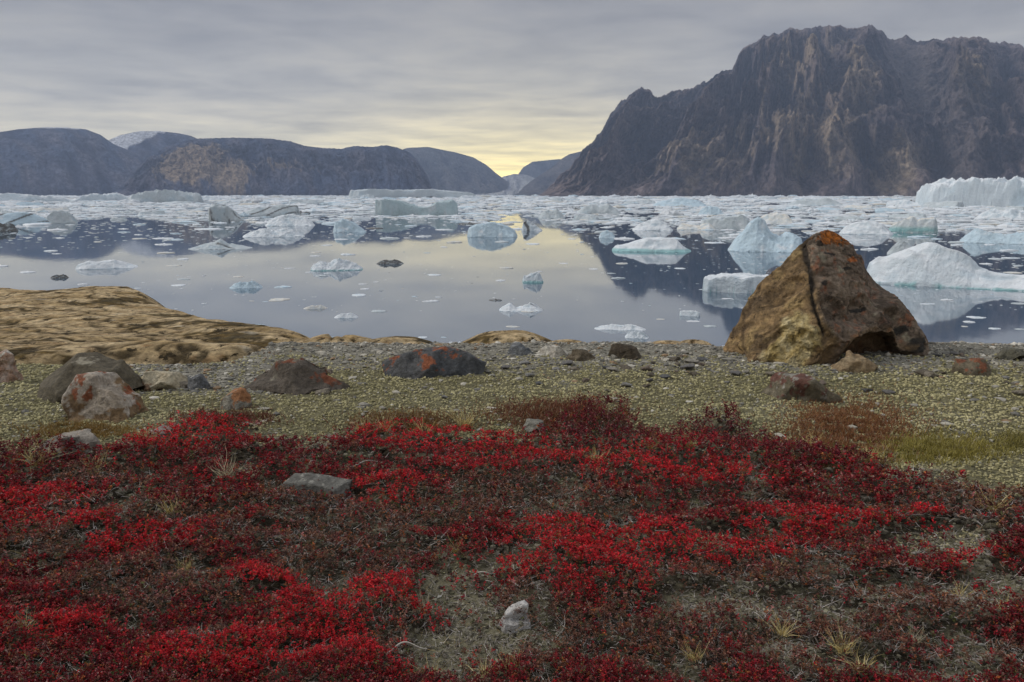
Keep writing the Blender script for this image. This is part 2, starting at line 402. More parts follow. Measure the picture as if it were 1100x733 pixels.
BRIGHT = [(400, 680, 110, 42, 1), (650, 610, 110, 38, 1), (200, 480, 70, 14, .9), (470, 480, 90, 16, 1), (60, 560, 80, 22, .9), (300, 710, 90, 22, 1), (720, 510, 130, 22, .9), (280, 640, 60, 18, .8),
          (870, 575, 90, 12, .8), (580, 505, 110, 14, .9), (420, 535, 50, 18, .9), (120, 590, 90, 12, .7), (1000, 570, 80, 8, .8), (230, 720, 60, 20, .8), (820, 610, 70, 14, .6), (60, 690, 60, 14, .4), (1040, 615, 40, 10, .5)]
MAROON = [(640, 460, 50, 22, 1), (770, 472, 45, 24, 1), (850, 500, 60, 18, .9), (700, 480, 60, 12, .7), (800, 500, 120, 14, .5), (560, 510, 60, 6, .3), (20, 500, 60, 10, .7)]


def zones(x, y):
    """patches of ground cover over the bench: dict of 0..1 weights"""
    px, py = pix(x, y)
    n = fbm(x / 0.45, y / 0.45, oct=5, seed=101, gain=0.6); n2 = fbm(x / 0.22, y / 0.22, oct=4, seed=111, gain=0.6); n3 = fbm(x / 0.9, y / 0.9, oct=3, seed=121)
    top = np.interp(px, TOPX, TOPY)
    inside = sstep(-8, 10, py - top + 16 * n)
    bare = sstep(0.05, 0.45, blob(px, py, BARE, 0.75 * n) - 0.10)
    red = inside * (1 - bare)
    thin = sstep(0.13, 0.24, n2)                      # small holes in the mat
    brown = sstep(-0.1, 0.35, blob(px, py, BROWN, 1.0 * n2 + 0.4 * n3) - 0.25)
    bright = sstep(-0.3, 0.7, blob(px, py, BRIGHT, 0.6 * n + 0.3 * n3))
    maroon = sstep(0.0, 0.5, blob(px, py, MAROON, 0.5 * n))
    gravel = sstep(406, 388, py + 16 * n) * sstep(300, 340, px) + sstep(430, 415, py + 8 * n) * sstep(330, 290, px) * sstep(110, 150, px)
    return dict(px=px, py=py, inside=inside, bare=bare, red=red, thin=thin, brown=brown, bright=bright, maroon=maroon, gravel=np.clip(gravel, 0, 1), n=n, n2=n2, n3=n3)


def axis(lo, a, b, hi, fine, coarse_n):
    l = a - (a - lo) * np.linspace(1, 0, coarse_n, endpoint=False) ** 1.8
    r = b + (hi - b) * np.linspace(0, 1, coarse_n + 1)[1:] ** 1.8
    return np.concatenate([l, np.arange(a, b, fine), r])


gx = axis(-70, -6.2, 6.2, 70, 0.024, 90); gy = axis(-45, 2.0, 9.4, 34, 0.024, 90)
X, Y = np.meshgrid(gx, gy, indexing='ij')
Zg = ground_h(X, Y)
zn = zones(X, Y)
lich = lerp(L(0.17, 0.155, 0.09), L(0.11, 0.10, 0.058), sstep(-0.4, 0.5, fbm(X / 0.12, Y / 0.12, oct=4, seed=12)))
lich = lerp(lich, L(0.26, 0.25, 0.21), sstep(0.2, 0.6, zn['n3']) * 0.5)
grav = lerp(L(0.26, 0.245, 0.20), L(0.17, 0.16, 0.125), sstep(-0.3, 0.4, zn['n2']))
peat = lerp(L(0.050, 0.042, 0.028), L(0.17, 0.155, 0.10), sstep(-0.05, 0.35, zn['n2'] + 0.4 * zn['bare']))
Cg = lerp(lich, grav, zn['gravel'])
Cg = lerp(Cg, peat, zn['inside'])
far = np.asarray(sstep(9.4, 10.4, Y))
Cg = lerp(Cg, lerp(L(0.30, 0.22, 0.13), L(0.16, 0.12, 0.07), sstep(-0.3, 0.4, zn['n3'])), far)
me = mesh_np('tundra_ground', np.stack([X, Y, Zg], -1).reshape(-1, 3), grid_faces(len(gx), len(gy)), Cg.reshape(-1, 3), M_ground, True)
link('tundra_ground', me, kind='structure')

# ------------------------------------------------------------------ bedrock (ochre slabs along the edge of the bench)


def bed_left(x, y, want_ck=False):
    # crest runs from far left to the near right; the slab falls away to the water behind it
    px, py = pix(x, y, 10.1)
    w = fbm(x / 3.0, y / 1.6, oct=3, seed=201)
    z = 10.13 + 0 * x
    z = z + 0.15 * fbm(x / 3.6, y / 2.2, oct=2, seed=202)
    z = z + mound(x, y, *at(70, 372, 10.2), 1.5, 1.0, 0.16, 0.1) + mound(x, y, *at(185, 388, 10.2), 0.9, 0.5, 0.05, -0.2, 3)
    z = z + mound(x, y, *at(95, 327, 10.05), 1.4, 1.6, 0.20, 0.0, 3) + mound(x, y, *at(250, 366, 10.05), 1.2, 0.7, 0.10, -0.3)
    # broad sheets with a few long cracks
    lay = fbm(x / 4.5 + 5, y / 2.0 + x / 9, oct=3, seed=210, gain=0.4) * 3.2                   # sheeting: low broken steps
    z = z + 0.02 * (np.floor(lay) + sstep(0.86, 1.0, lay - np.floor(lay)))
    z = z + 0.035 * fbm(x / 0.7, y / 0.6, oct=7, seed=207, gain=0.62)
    ck = np.minimum(np.abs(fbm(x / 3.2 + y / 3.5, y / 2.0 - x / 5, oct=4, seed=208)), 1.6 * np.abs(fbm(x / 2.2 - y / 2.6, y / 1.7, oct=3, seed=209)))
    z = z - 0.035 * sstep(0.016, 0.0, ck)
    if want_ck: return ck
    # plan edge: line between (90,320)->15.5 m and (330,378)->9.6 m
    ex = np.array([-40, -12, -9.5, -7.5, -6.0, -4.6, -3.4, -2.5, -1.6, -0.9]); ey = np.array([17, 16.4, 16.0, 15.2, 13.6, 12.3, 11.2, 10.2, 9.6, 9.2])
    e = np.interp(x, ex, ey) + 0.25 * w
    over = np.maximum(y - e, 0)
    z = z - over * 0.30 - over ** 2 * 0.25
    # sinks under the gravel on the near side
    near = np.interp(x, [-12, -6, -4.2, -3.0, -2.4, -1.8], [6.9, 7.0, 7.35, 7.45, 8.0, 8.4])
    z = z + 0.30 * sstep(9.6, 8.3, y) * sstep(-1.9, -3.0, x)
    z = z - 0.9 * sstep(0.75, 0.0, y - near + 0.3 * w)
    z = z - 1.2 * sstep(-2.0, -0.6, x)
    return z


def bed_patch(name, fn, x0, x1, y0, y1, res, seed):
    gx_ = np.arange(x0, x1, res); gy_ = np.arange(y0, y1, res)
    X, Y = np.meshgrid(gx_, gy_, indexing='ij'); Z = fn(X, Y); G = ground_h(X, Y)
    fc = grid_faces(len(gx_), len(gy_))
    ok = (Z - G).ravel()[fc].max(1) > -0.12
    e = 0.05; sl = np.hypot((fn(X + e, Y) - Z) / e, (fn(X, Y + e) - Z) / e)
    n = fbm(X / 0.8, Y / 0.3, oct=5, seed=seed, gain=0.6); n2 = fbm(X / 0.25, Y / 0.12, oct=4, seed=seed + 5)
    C = lerp(L(0.36, 0.25, 0.115), L(0.60, 0.46, 0.27), sstep(-0.4, 0.4, n))
    C = lerp(C, L(0.27, 0.14, 0.05), sstep(0.1, 0.5, n2) * 0.7)
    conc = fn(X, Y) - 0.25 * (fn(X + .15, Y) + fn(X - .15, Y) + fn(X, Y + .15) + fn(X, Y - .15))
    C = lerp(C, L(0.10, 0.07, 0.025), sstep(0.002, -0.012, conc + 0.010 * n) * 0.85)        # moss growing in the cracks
    n4 = fbm(X / 1.9 + Y / 3, Y / 0.9 - X / 6, oct=6, seed=seed + 8, gain=0.62)
    C = lerp(C, lerp(L(0.032, 0.024, 0.008), L(0.105, 0.066, 0.014), sstep(-.2, .3, n2)), sstep(0.11, 0.17, n4 + 0.3 * n2) * 0.9)
    C = C * (1 + 0.5 * fbm(X / 0.14, Y / 0.06, oct=4, seed=seed + 14, gain=0.7))[..., None]
    C = lerp(C, L(0.55, 0.50, 0.40), sstep(0.3, 0.5, fbm(X / 0.5, Y / 0.25, oct=4, seed=seed + 11)) * 0.5)
    if 'slab' in name:
        ck = fn(X, Y, True); C = lerp(C, L(0.05, 0.035, 0.015), sstep(0.03, 0.006, ck) * 0.9)
    used = np.zeros(Z.size, bool); used[fc[ok].ravel()] = True
    idx = np.cumsum(used) - 1
    V = np.stack([X, Y, Z], -1).reshape(-1, 3)[used]
    me = mesh_np(name, V, idx[fc[ok]], C.reshape(-1, 3)[used], M_bed, True)
    link(name, me, kind='structure')


bed_patch('bedrock_slab', bed_left, -16, -0.4, 6.4, 20, 0.035, 301)


def bed_mid(x, y):
    z = 10.0 + 0 * x
    for (px_, py_, dy, rx, ry, hh) in ((545, 380, .75, .75, .6, .375), (612, 382, .55, .55, .5, .31), (725, 382, .45, .5, .4, .33), (690, 383, .5, .3, .3, .30), (350, 380, .7, .8, .5, .33), (415, 380, .7, .7, .5, .31), (760, 382, .6, .4, .4, .31)):
        ax, ay = at(px_, py_, 10.3); z = np.maximum(z, 10.05 + mound(x, y, ax, ay + dy, rx, ry, hh, 0, 2.6))
    z = z + 0.035 * fbm(x / 0.5, y / 0.3, oct=5, seed=212) - 0.05 * sstep(0.05, 0, np.abs(fbm(x / 0.7, y / 0.6, oct=2, seed=213)))
    return z - np.maximum(y - 9.8, 0) * 0.5


bed_patch('bedrock_knoll', bed_mid, -3.4, 3.4, 8.0, 11.5, 0.025, 311)

# ------------------------------------------------------------------ rocks


def hull_mesh(pts, voxel, smooth_it=2):
    bm = bmesh.new()
    for p in pts: bm.verts.new(p)
    r = bmesh.ops.convex_hull(bm, input=bm.verts)
    junk = [g for g in r['geom_interior'] if isinstance(g, bmesh.types.BMVert)] + [g for g in r['geom_unused'] if isinstance(g, bmesh.types.BMVert)]
    bmesh.ops.delete(bm, geom=list(set(junk)), context='VERTS')
    bmesh.ops.triangulate(bm, faces=bm.faces)
    bmesh.ops.recalc_face_normals(bm, faces=bm.faces)
    me = bpy.data.meshes.new('tmp'); bm.to_mesh(me); bm.free()
    o = bpy.data.objects.new('tmp', me); COL.objects.link(o)
    md = o.modifiers.new('r', 'REMESH'); md.mode = 'VOXEL'; md.voxel_size = voxel
    if smooth_it:
        ms_ = o.modifiers.new('s', 'SMOOTH'); ms_.iterations = smooth_it; ms_.factor = 0.5
    dg = bpy.context.evaluated_depsgraph_get(); me2 = bpy.data.meshes.new_from_object(o.evaluated_get(dg))
    bpy.data.objects.remove(o); bpy.data.meshes.remove(me)
    return me2


def get_vn(me):
    n = len(me.vertices); V = np.empty(n * 3, np.float32); me.vertices.foreach_get('co', V)
    N = np.empty(n * 3, np.float32); me.vertices.foreach_get('normal', N)
    return V.reshape(-1, 3).astype(float), N.reshape(-1, 3).astype(float)


def chip(V, N, seed, n, rad, dep):
    """knock flat chips off a rock: shallow plane cuts at random places"""
    r = np.random.default_rng(seed); V = V.copy(); O = V.copy()
    for _ in range(n):
        i = r.integers(0, len(V)); nn = N[i] + r.normal(0, 0.28, 3); nn /= np.linalg.norm(nn)
        d = (V - O[i]) @ nn + dep * r.uniform(0.2, 1.0)
        w_ = np.clip(1.6 - np.linalg.norm(O - O[i], axis=1) / (rad * r.uniform(0.5, 1.2)), 0, 1)
        V -= nn[None] * (np.maximum(d, 0) * np.minimum(w_ * 2.5, 1))[:, None]
    return V


def finish(me, V, cols, mat):
    me.vertices.foreach_set('co', V.astype(np.float32).ravel()); me.update()
    me.polygons.foreach_set('use_smooth', np.ones(len(me.polygons), bool))
    set_col(me, cols); me.materials.clear(); me.materials.append(mat)
    return me


def rock(name, box, label, cat, c1, c2, lichen=None, seed=0, depth=0.8, chips=26, pts=None, facet=0.35, rough=0.05, sink=0.12, turn=0.0, band=0.0, group=None, flat=False):
    """box = x0,x1,ytop,ybase in photo pixels; lichen = [(colour, threshold, scale, minheight)]"""
    x0, x1, yt, yb = box
    dp = depth_at((x0 + x1) / 2, yb); w = (x1 - x0) / F * dp; h = (yb - yt) / F * dp * 1.02
    d = w * depth
    gxx, gyy = at((x0 + x1) / 2, yb); gxx = float(gxx); gyy = float(gyy) + d * 0.42
    h = max(h - d * 0.42 * math.tan(math.radians(12)) * 0.6, 0.4 * h)
    w *= 1 + 0.3 * d / dp
    r = np.random.default_rng(seed)
    if pts is None:
        a = np.arange(11) * 2.39996 + r.uniform(0, 6)
        P = [(0.5 * math.cos(t) * r.uniform(.85, 1), 0.5 * math.sin(t) * r.uniform(.8, 1), r.uniform(-.25, .25)) for t in a]
        P += [(0.5 * math.cos(t) * r.uniform(.35, .75), 0.5 * math.sin(t) * r.uniform(.3, .7), r.uniform(.75, 1.0)) for t in a[:7]]
        P = np.array(P)
    else: P = np.array(pts, float)
    P = P - [0, 0, 0]
    P[:, 0] *= w / np.ptp(P[:, 0]); P[:, 1] *= d / np.ptp(P[:, 1]); P[:, 2] *= h / P[:, 2].max()
    P[P[:, 2] < 0.02 * h, 2] -= sink * h + 0.03
    me = hull_mesh([tuple(p) for p in P], max(w, h) / 75, 2)
    V, N = get_vn(me)
    s = min(w, 2.2 * h)
    f1 = fbm(*(V / (0.5 * s)).T, oct=3, seed=seed + 1); f2 = fbm(*(V / (0.16 * s)).T, oct=4, seed=seed + 2, ridged=True); f3 = fbm(*(V / (0.06 * s)).T, oct=3, seed=seed + 3)
    disp = rough * s * (1.3 * f1 + facet * (f2 - 0.3) + 0.25 * f3)
    V = chip(V + N * (1.2 * rough * s * f1)[:, None], N, seed + 9, chips, 0.30 * s, 0.028 * s)
    V = V + N * (disp * 0.55)[:, None]
    t = V / s
    ban = fbm(t[:, 0] * 2 + t[:, 2] * 5, t[:, 1] * 2, t[:, 2] * 7 - t[:, 0] * 3, oct=4, seed=seed + 5) if band else fbm(*(t * 3).T, oct=5, seed=seed + 5, gain=0.6)
    C = lerp(L(*c1), L(*c2), sstep(-0.35, 0.35, ban))
    C = C * (1 + 0.25 * fbm(*(t * 9).T, oct=3, seed=seed + 6))[:, None]
    for (lc, th, sc, mh) in (lichen or []):
        m = fbm(*(t * sc + 5).T, oct=5, seed=seed + int(th * 77) + 7, gain=0.62) + (0.35 * (np.clip(V[:, 2] / h, 0, 1) - mh) if mh >= 0 else 0.8 * (-mh - np.clip(V[:, 2] / h, 0, 1)))
        C = lerp(C, L(*lc), sstep(th, th + 0.07, m) * 0.92)
    finish(me, V, C, M_rock)
    o = link(name, me, label, cat, group, loc=(gxx, gyy, float(ground_h(np.array([gxx]), np.array([gyy]))[0]) - 0.01))
    o.rotation_euler = (0, 0, turn)
    return o


# --- the great boulder
def great_boulder():
    yb = 392.0; cx_ = 888
    gx0, gy0 = [float(v) for v in at(cx_, yb)]; gz0 = GZ - 0.03
    def p(px, py, y):
        X_, Y_, Z_ = ray(px, py); t_ = (gy0 + y) / Y_
        return (float(X_ * t_) - gx0, y, float(CZ + Z_ * t_) - gz0)
    pts = [p(766, 392, 0.45), p(772, 380, 0.5), p(792, 399, 0.08), p(850, 400, -0.12), p(868, 394, -0.12), p(786, 352, 0.55), p(811, 309, 0.62), p(843, 281, 0.62), p(864, 260, 0.6),
           p(874, 251, 0.55), p(889, 246, 0.72), p(903, 253, 0.80), p(920, 268, 0.72), p(936, 287, 0.7), p(962, 318, 0.62), p(986, 346, 0.5), p(997, 366, 0.45), p(998, 390, 0.5),
           p(868, 300, 0.22), p(884, 345, -0.04), p(905, 366, -0.08), p(858, 352, 0.02), p(990, 382, 0.25), p(950, 362, 0.06),
           p(800, 390, 1.5), p(985, 390, 1.5), p(880, 290, 1.5), p(930, 320, 1.5), p(840, 330, 1.5), (0, 1.2, -0.12), p(800, 400, 0.5), p(990, 400, 0.6), p(930, 402, 0.1), p(850, 404, 0.2)]
    me = hull_mesh(pts, 0.012, 3)
    V, N = get_vn(me)
    # rows/columns of each vertex, to lay the crack, ledges and lichens on the faces
    PX, PY = pix(V[:, 0] + gx0, V[:, 1] + gy0, V[:, 2] + gz0)
    front = N[:, 1] < 0.15
    s = 1.6
    left = sstep(6, -6, PX - np.interp(PY, [245, 270, 300, 345, 366, 400], [868, 864, 876, 884, 903, 890]))
    f1 = fbm(*(V / 0.6).T, oct=3, seed=401); f2 = fbm(*(V / 0.22).T, oct=4, seed=402, ridged=True); f3 = fbm(*(V / 0.07).T, oct=4, seed=403)
    # foliation of the left face: bands running up to the right
    q = (V[:, 0] * 0.62 - V[:, 2] * 0.78); r_ = V[:, 0] * 0.78 + V[:, 2] * 0.62
    fol = fbm(q / 0.09, r_ / 0.9, V[:, 1] / 0.5, oct=4, seed=404)
    led = fol * 3 - np.floor(fol * 3)
    disp = 0.016 * f1 + 0.024 * (f2 - 0.3) * (0.45 + 0.55 * left) + 0.013 * f3 + (0.024 * fol - 0.010 * led ** 2) * left
    rs = fbm(q / 0.30, r_ / 0.25, V[:, 1] / 0.3, oct=4, seed=408); disp = disp + (0.02 * rs - 0.02 * sstep(0.06, 0.0, np.abs(rs - 0.1))) * (1 - left)
    # knobbly yellow foot
    foot = sstep(1.15, 0.35, np.hypot((PX - 850 - 0.35 * (375 - PY)) / 36, (PY - 372) / 36) + 0.7 * fbm(*(V / 0.25).T, oct=4, seed=409)) * front
    disp = disp + foot * (0.03 + 0.05 * fbm(*(V / 0.16).T, oct=3, seed=405, ridged=True))
    # crack
    cxk = np.interp(PY, [250, 262, 275, 290, 305, 320, 335, 350, 362, 375], [870, 862, 864, 870, 874, 872, 876, 882, 886, 890]) + 2.5 * fbm(PY / 9, 0 * PY, oct=2, seed=406)
    cwid = np.interp(PY, [250, 270, 330, 372], [3.0, 5.0, 3.2, 1.0]) * (1 + 0.8 * fbm(PY / 6, PX * 0, oct=3, seed=434))
    crack = np.exp(-((PX - cxk) / cwid) ** 2) * sstep(252, 262, PY) * sstep(374, 355, PY) * front
    disp = disp - 0.05 * crack
    # second step line across the left face
    l2 = np.exp(-((PX - np.interp(PY, [262, 300, 340, 380], [850, 818, 800, 790])) / 2.5) ** 2) * front * (PY > 265)
    disp = disp - 0.02 * l2
    V = chip(V, N, 431, 40, 0.26, 0.010)
    V = V + N * disp[:, None]
    V = chip(V, N, 432, 220, 0.09, 0.007)
    # overhang: hollow under the right face
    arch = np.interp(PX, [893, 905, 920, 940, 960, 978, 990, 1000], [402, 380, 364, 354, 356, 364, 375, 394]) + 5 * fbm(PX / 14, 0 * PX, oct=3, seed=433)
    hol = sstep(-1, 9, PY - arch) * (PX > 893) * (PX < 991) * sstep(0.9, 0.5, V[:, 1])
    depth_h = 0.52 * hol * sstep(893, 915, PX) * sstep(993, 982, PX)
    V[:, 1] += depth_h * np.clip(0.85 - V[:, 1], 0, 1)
    # colours
    t = V
    n5 = fbm(*(t / 0.12).T, oct=5, seed=411, gain=0.62); n6 = fbm(*(t / 0.35).T, oct=5, seed=412, gain=0.6); n7 = fbm(*(t / 0.05).T, oct=4, seed=413)
    Cl = lerp(L(0.12, 0.08, 0.042), L(0.29, 0.19, 0.09), sstep(-0.25, 0.4, fol + 0.3 * n5))
    Cl = lerp(Cl, L(0.42, 0.30, 0.13), sstep(0.1, 0.5, n6 + 0.4 * fol) * 0.6)
    Cr = lerp(L(0.125, 0.092, 0.066), L(0.235, 0.18, 0.13), sstep(-0.4, 0.4, n6 + 0.3 * n7))
    Cr = lerp(Cr, L(0.26, 0.10, 0.05), sstep(0.22, 0.42, n5 + 0.25 * n7 + 0.1) * 0.7)
    Cr = lerp(Cr, L(0.30, 0.27, 0.19), sstep(0.30, 0.48, fbm(*(t / 0.16 + 9).T, oct=5, seed=414)) * 0.7)
    Cl = lerp(Cl, L(0.085, 0.055, 0.03), sstep(0.15, 0.45, fbm(q / 0.14, r_ / 0.7, V[:, 1], oct=5, seed=415, gain=0.65)) * 0.8)
    C = lerp(Cr, Cl, left)
    C = lerp(C, lerp(L(0.42, 0.31, 0.12), L(0.50, 0.42, 0.24), sstep(-0.3, 0.4, n5)), sstep(0.1, 0.6, foot + 0.3 * n5) * left)
    C = lerp(C, L(0.030, 0.026, 0.022), sstep(0.35, 0.8, crack + 0.25 * n5 * (crack > 0.05)) * 0.9)
    C = lerp(C, L(0.085, 0.055, 0.03), sstep(0.2, 0.8, l2) * 0.6)
    # orange lichen cap
    cap = sstep(0.05, 0.2, 0.72 - np.hypot((PX - 897 - 0.55 * (PY - 256)) / 31, (PY - 254) / 14) + 0.9 * n5 + 0.9 * n7)
    C = lerp(C, lerp(L(0.46, 0.145, 0.018), L(0.19, 0.08, 0.03), sstep(-0.2, 0.4, n7)), cap * 0.92)
    C = lerp(C, L(0.40, 0.11, 0.02), sstep(0.5, 0.62, 1 - np.hypot((PX - 915) / 12, (PY - 279) / 6) + 0.5 * n7) * 0.8)
    # black lichen blotches
    for (bx, by, rx, ry) in ((930, 331, 12, 4.5), (886, 304, 9, 4), (977, 352, 8, 7), (910, 288, 7, 3), (990, 370, 7, 14), (965, 357, 6, 3), (880, 262, 5, 5), (960, 345, 5, 2), (892, 272, 10, 3)):
        C = lerp(C, L(0.02, 0.02, 0.018), sstep(0.25, 0.45, 1 - np.hypot((PX - bx) / rx, (PY - by) / ry) + 0.45 * n7) * 0.93)
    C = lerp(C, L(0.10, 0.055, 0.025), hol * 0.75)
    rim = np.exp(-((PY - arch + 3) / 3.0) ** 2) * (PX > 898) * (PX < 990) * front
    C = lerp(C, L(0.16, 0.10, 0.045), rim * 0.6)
    crx = np.abs(fbm(V[:, 0] / 0.4, V[:, 1] / 0.4, V[:, 2] / 0.4, oct=5, seed=435, gain=0.6))
    C = C * (1 - 0.7 * sstep(0.022, 0.004, crx))[:, None]
    C = C * (1 + 0.9 * fbm(*(V / 0.06).T, oct=4, seed=436, gain=0.7))[:, None]
    C = lerp(C, L(0.05, 0.035, 0.022), sstep(0.16, 0.30, fbm(V[:, 0] / 0.5, V[:, 1] / 0.5, V[:, 2] / 0.22, oct=6, seed=437, gain=0.65)) * 0.75 * (1 - cap))
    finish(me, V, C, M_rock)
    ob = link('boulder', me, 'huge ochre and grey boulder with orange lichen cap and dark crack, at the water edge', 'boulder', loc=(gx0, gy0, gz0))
    # the lichen crust of the cap, a thin skin of its own
    fc = np.empty(len(me.polygons) * 4, np.int32)
    if all(len(p_.vertices) == 4 for p_ in me.polygons):
        me.polygons.foreach_get('vertices', fc); fc = fc.reshape(-1, 4)
        V2, N2 = get_vn(me); ok = (cap[fc].min(1) > 0.75) & (crack[fc].max(1) < 0.4)
        use = np.unique(fc[ok]); ix = np.full(len(V2), -1); ix[use] = np.arange(len(use))
        vv = V2[use] + N2[use] * (0.004 + 0.004 * np.abs(n7[use]))[:, None]
        lm = mesh_np('lichen_crust', vv, ix[fc[ok]], lerp(L(0.46, 0.145, 0.018), L(0.18, 0.075, 0.03), sstep(-0.15, 0.4, n7))[use], M_rock, True)
        link('lichen_crust', lm, parent=ob)


great_boulder()
RUST = (0.27, 0.085, 0.035); ORG = (0.40, 0.15, 0.04); BLK = (0.03, 0.03, 0.027); PALE = (0.50, 0.47, 0.40)
rock('rock', (888, 951, 381, 400), 'flat tan stone wedged under the overhang of the great boulder', 'rock', (0.26, 0.18, 0.10), (0.33, 0.25, 0.15), None, 74, chips=16, depth=0.55, rough=0.07)
rock('rock', (16, 141, 385, 431), 'wide dark olive brown rounded rock behind the red and white rock', 'rock', (0.085, 0.070, 0.045), (0.13, 0.11, 0.075), [((0.30, 0.27, 0.2), 0.42, 3.5, .5)], 22, 0.7, rough=0.045)
rock('rock', (55, 142, 402, 455), 'whitish rock splashed with rust red lichen, in front of the olive brown rock', 'rock', (0.46, 0.41, 0.35), (0.36, 0.30, 0.23), [((0.20, 0.125, 0.06), 0.05, 2.6, -0.42), (RUST, 0.13, 3.2, .6)], 23, 0.8, rough=0.05,
     pts=[(-.42, -.3, 0), (.45, -.35, 0), (.5, .3, 0), (-.5, .35, 0), (-.1, -.5, 0), (-.38, -.25, .55), (-.25, -.1, .95), (0, -.15, 1.0), (.2, -.2, .8), (.42, -.2, .45), (.35, .35, .6), (-.35, .35, .8), (.1, .4, .9), (-.45, 0, .5), (.48, 0, .3)])
rock('rock', (138, 201, 397, 420), 'cream pointed rock with a brown foot, right of the olive brown rock', 'rock', (0.52, 0.46, 0.33), (0.44, 0.37, 0.25), [((0.20, 0.12, 0.07), 0.05, 3, -0.3)], 24, 0.7, rough=0.035)
rock('rock', (193, 223, 402, 420), 'small blue grey rock beside the cream pointed rock', 'rock', (0.17, 0.17, 0.17), (0.11, 0.115, 0.12), [(PALE, 0.35, 4, .5)], 25, 0.8, rough=0.05)
rock('rock', (246, 371, 383, 424), 'dark slanting slab with a rust red crest, its right side broken into ribs', 'rock', (0.095, 0.078, 0.06), (0.12, 0.10, 0.08), [((0.20, 0.065, 0.03), 0.12, 2.6, .55), ((0.22, 0.2, 0.15), 0.38, 5, .2)], 26, 0.55, rough=0.055, band=1,
     pts=[(-.5, -.1, 0), (-.3, -.45, 0), (.1, -.5, 0), (.5, -.2, 0), (.5, .3, 0), (-.4, .4, 0), (-.2, -.1, .7), (0.0, 0, 1.0), (.15, 0.05, .97), (.35, .1, .7), (-.35, .1, .5), (.1, -.3, .45), (.45, .1, .3)])
rock('rock', (230, 270, 418, 441), 'small grey rock with an orange top, alone below the dark slanting slab', 'rock', (0.20, 0.185, 0.15), (0.28, 0.26, 0.21), [((0.34, 0.15, 0.06), 0.05, 3, .45)], 27, 0.8, rough=0.05)
rock('rock', (29, 102, 467, 494), 'flat pale grey rock with an orange spot, at the left edge of the red shrubs', 'rock', (0.34, 0.30, 0.25), (0.26, 0.235, 0.20), [(ORG, 0.36, 4, .5)], 28, 0.8, rough=0.05, sink=0.3)
rock('rock', (152, 188, 460, 480), 'small pinkish white rock half sunk in the upper edge of the red shrubs', 'rock', (0.45, 0.38, 0.34), (0.36, 0.30, 0.27), None, 29, 0.7, rough=0.04)
rock('rock', (409, 521, 371, 405), 'dark slate grey lens shaped rock with rust red lichen patches', 'rock', (0.072, 0.076, 0.08), (0.10, 0.10, 0.10), [(RUST, 0.06, 3.6, .65)], 30, 0.55, rough=0.03,
     pts=[(-.5, 0, .2), (-.5, -.1, .45), (-.42, -.35, 0), (-.1, -.5, 0), (.3, -.45, 0), (.47, -.2, 0), (.5, 0, .35), (-.4, .4, .2), (.4, .4, .2), (-.3, -.2, .72), (-.1, -.1, .95), (.08, -.1, 1.0), (.25, -.1, .85), (.42, -.15, .5), (0, .3, .9), (-.3, .3, .6), (.3, .3, .6), (0, -.42, .5)])
rock('rock', (300, 377, 510, 540), 'long grey slab with squared end, lying in the middle of the red shrubs', 'rock', (0.17, 0.165, 0.145), (0.12, 0.115, 0.10), [((.3, .29, .25), 0.40, 8, .3)], 31, chips=8, depth=0.42, rough=0.02, turn=-0.28,
     pts=[(-.5, -.3, .1), (-.5, .3, .1), (.5, -.3, 0), (.5, .35, 0), (-.48, -.25, .8), (-.45, .25, .95), (.46, -.28, .75), (.5, .3, .9), (0, -.3, .9), (0, .3, 1.0), (0, -.4, 0)])
rock('rock', (532, 577, 648, 680), 'small white stone on the bare patch in the near red shrubs', 'stone', (0.62, 0.60, 0.57), (0.46, 0.44, 0.41), None, 77, chips=10, depth=0.8, rough=0.04, sink=0.05)
rock('rock', (653, 693, 371, 389), 'black brown angular rock on the shore edge left of the great boulder', 'rock', (0.06, 0.045, 0.03), (0.10, 0.08, 0.055), None, 33, 0.8, rough=0.05)
rock('rock', (543, 574, 370, 384), 'blue grey angular rock lying on the small ochre knoll', 'rock', (0.13, 0.14, 0.145), (0.18, 0.185, 0.185), None, 34, 0.7)
rock('rock', (576, 612, 373, 386), 'low white rock right of the blue grey one on the ochre knoll', 'rock', (0.5, 0.47, 0.4), (0.4, 0.36, 0.3), None, 35, 0.7)
rock('rock', (606, 645, 377, 390), 'low dark brown rock at the right foot of the ochre knoll', 'rock', (0.09, 0.07, 0.045), (0.15, 0.12, 0.08), None, 36, 0.6)
rock('rock', (1028, 1078, 386, 404), 'low brown rock with a rust red top, right of the great boulder', 'rock', (0.12, 0.10, 0.065), (0.16, 0.13, 0.085), [((0.22, 0.08, 0.04), 0.10, 3, .6)], 37, 0.7)
rock('rock', (1072, 1112, 376, 391), 'greenish grey rock at the right edge of the shore', 'rock', (0.15, 0.14, 0.10), (0.10, 0.095, 0.075), None, 38, 0.7)
rock('rock', (826, 915, 405, 436), 'brown lichen covered hump rock in front of the great boulder', 'rock', (0.13, 0.11, 0.07), (0.17, 0.145, 0.10), [((0.14, 0.06, 0.045), 0.12, 3.2, .6), ((0.3, 0.28, 0.24), 0.33, 6, .2)], 39, 0.9, rough=0.06, sink=0.4)
rock('rock', (-14, 17, 376, 412), 'pale pink rock cut by the left edge of the view', 'rock', (0.45, 0.36, 0.30), (0.36, 0.22, 0.15), [(PALE, 0.2, 3, .5)], 40, 0.9)
rock('rock', (562, 592, 448, 462), 'flat light grey stone just above the dark red shrubs', 'stone', (0.27, 0.26, 0.22), (0.20, 0.195, 0.165), None, 41, 0.8)
rock('rock', (2, 78, 354, 362), 'low ochre ledge on the far side of the bedrock slab', 'rock', (0.40, 0.29, 0.15), (0.30, 0.21, 0.1), None, 42, 0.5) if False else None

SEEDS = {}
USED = {}


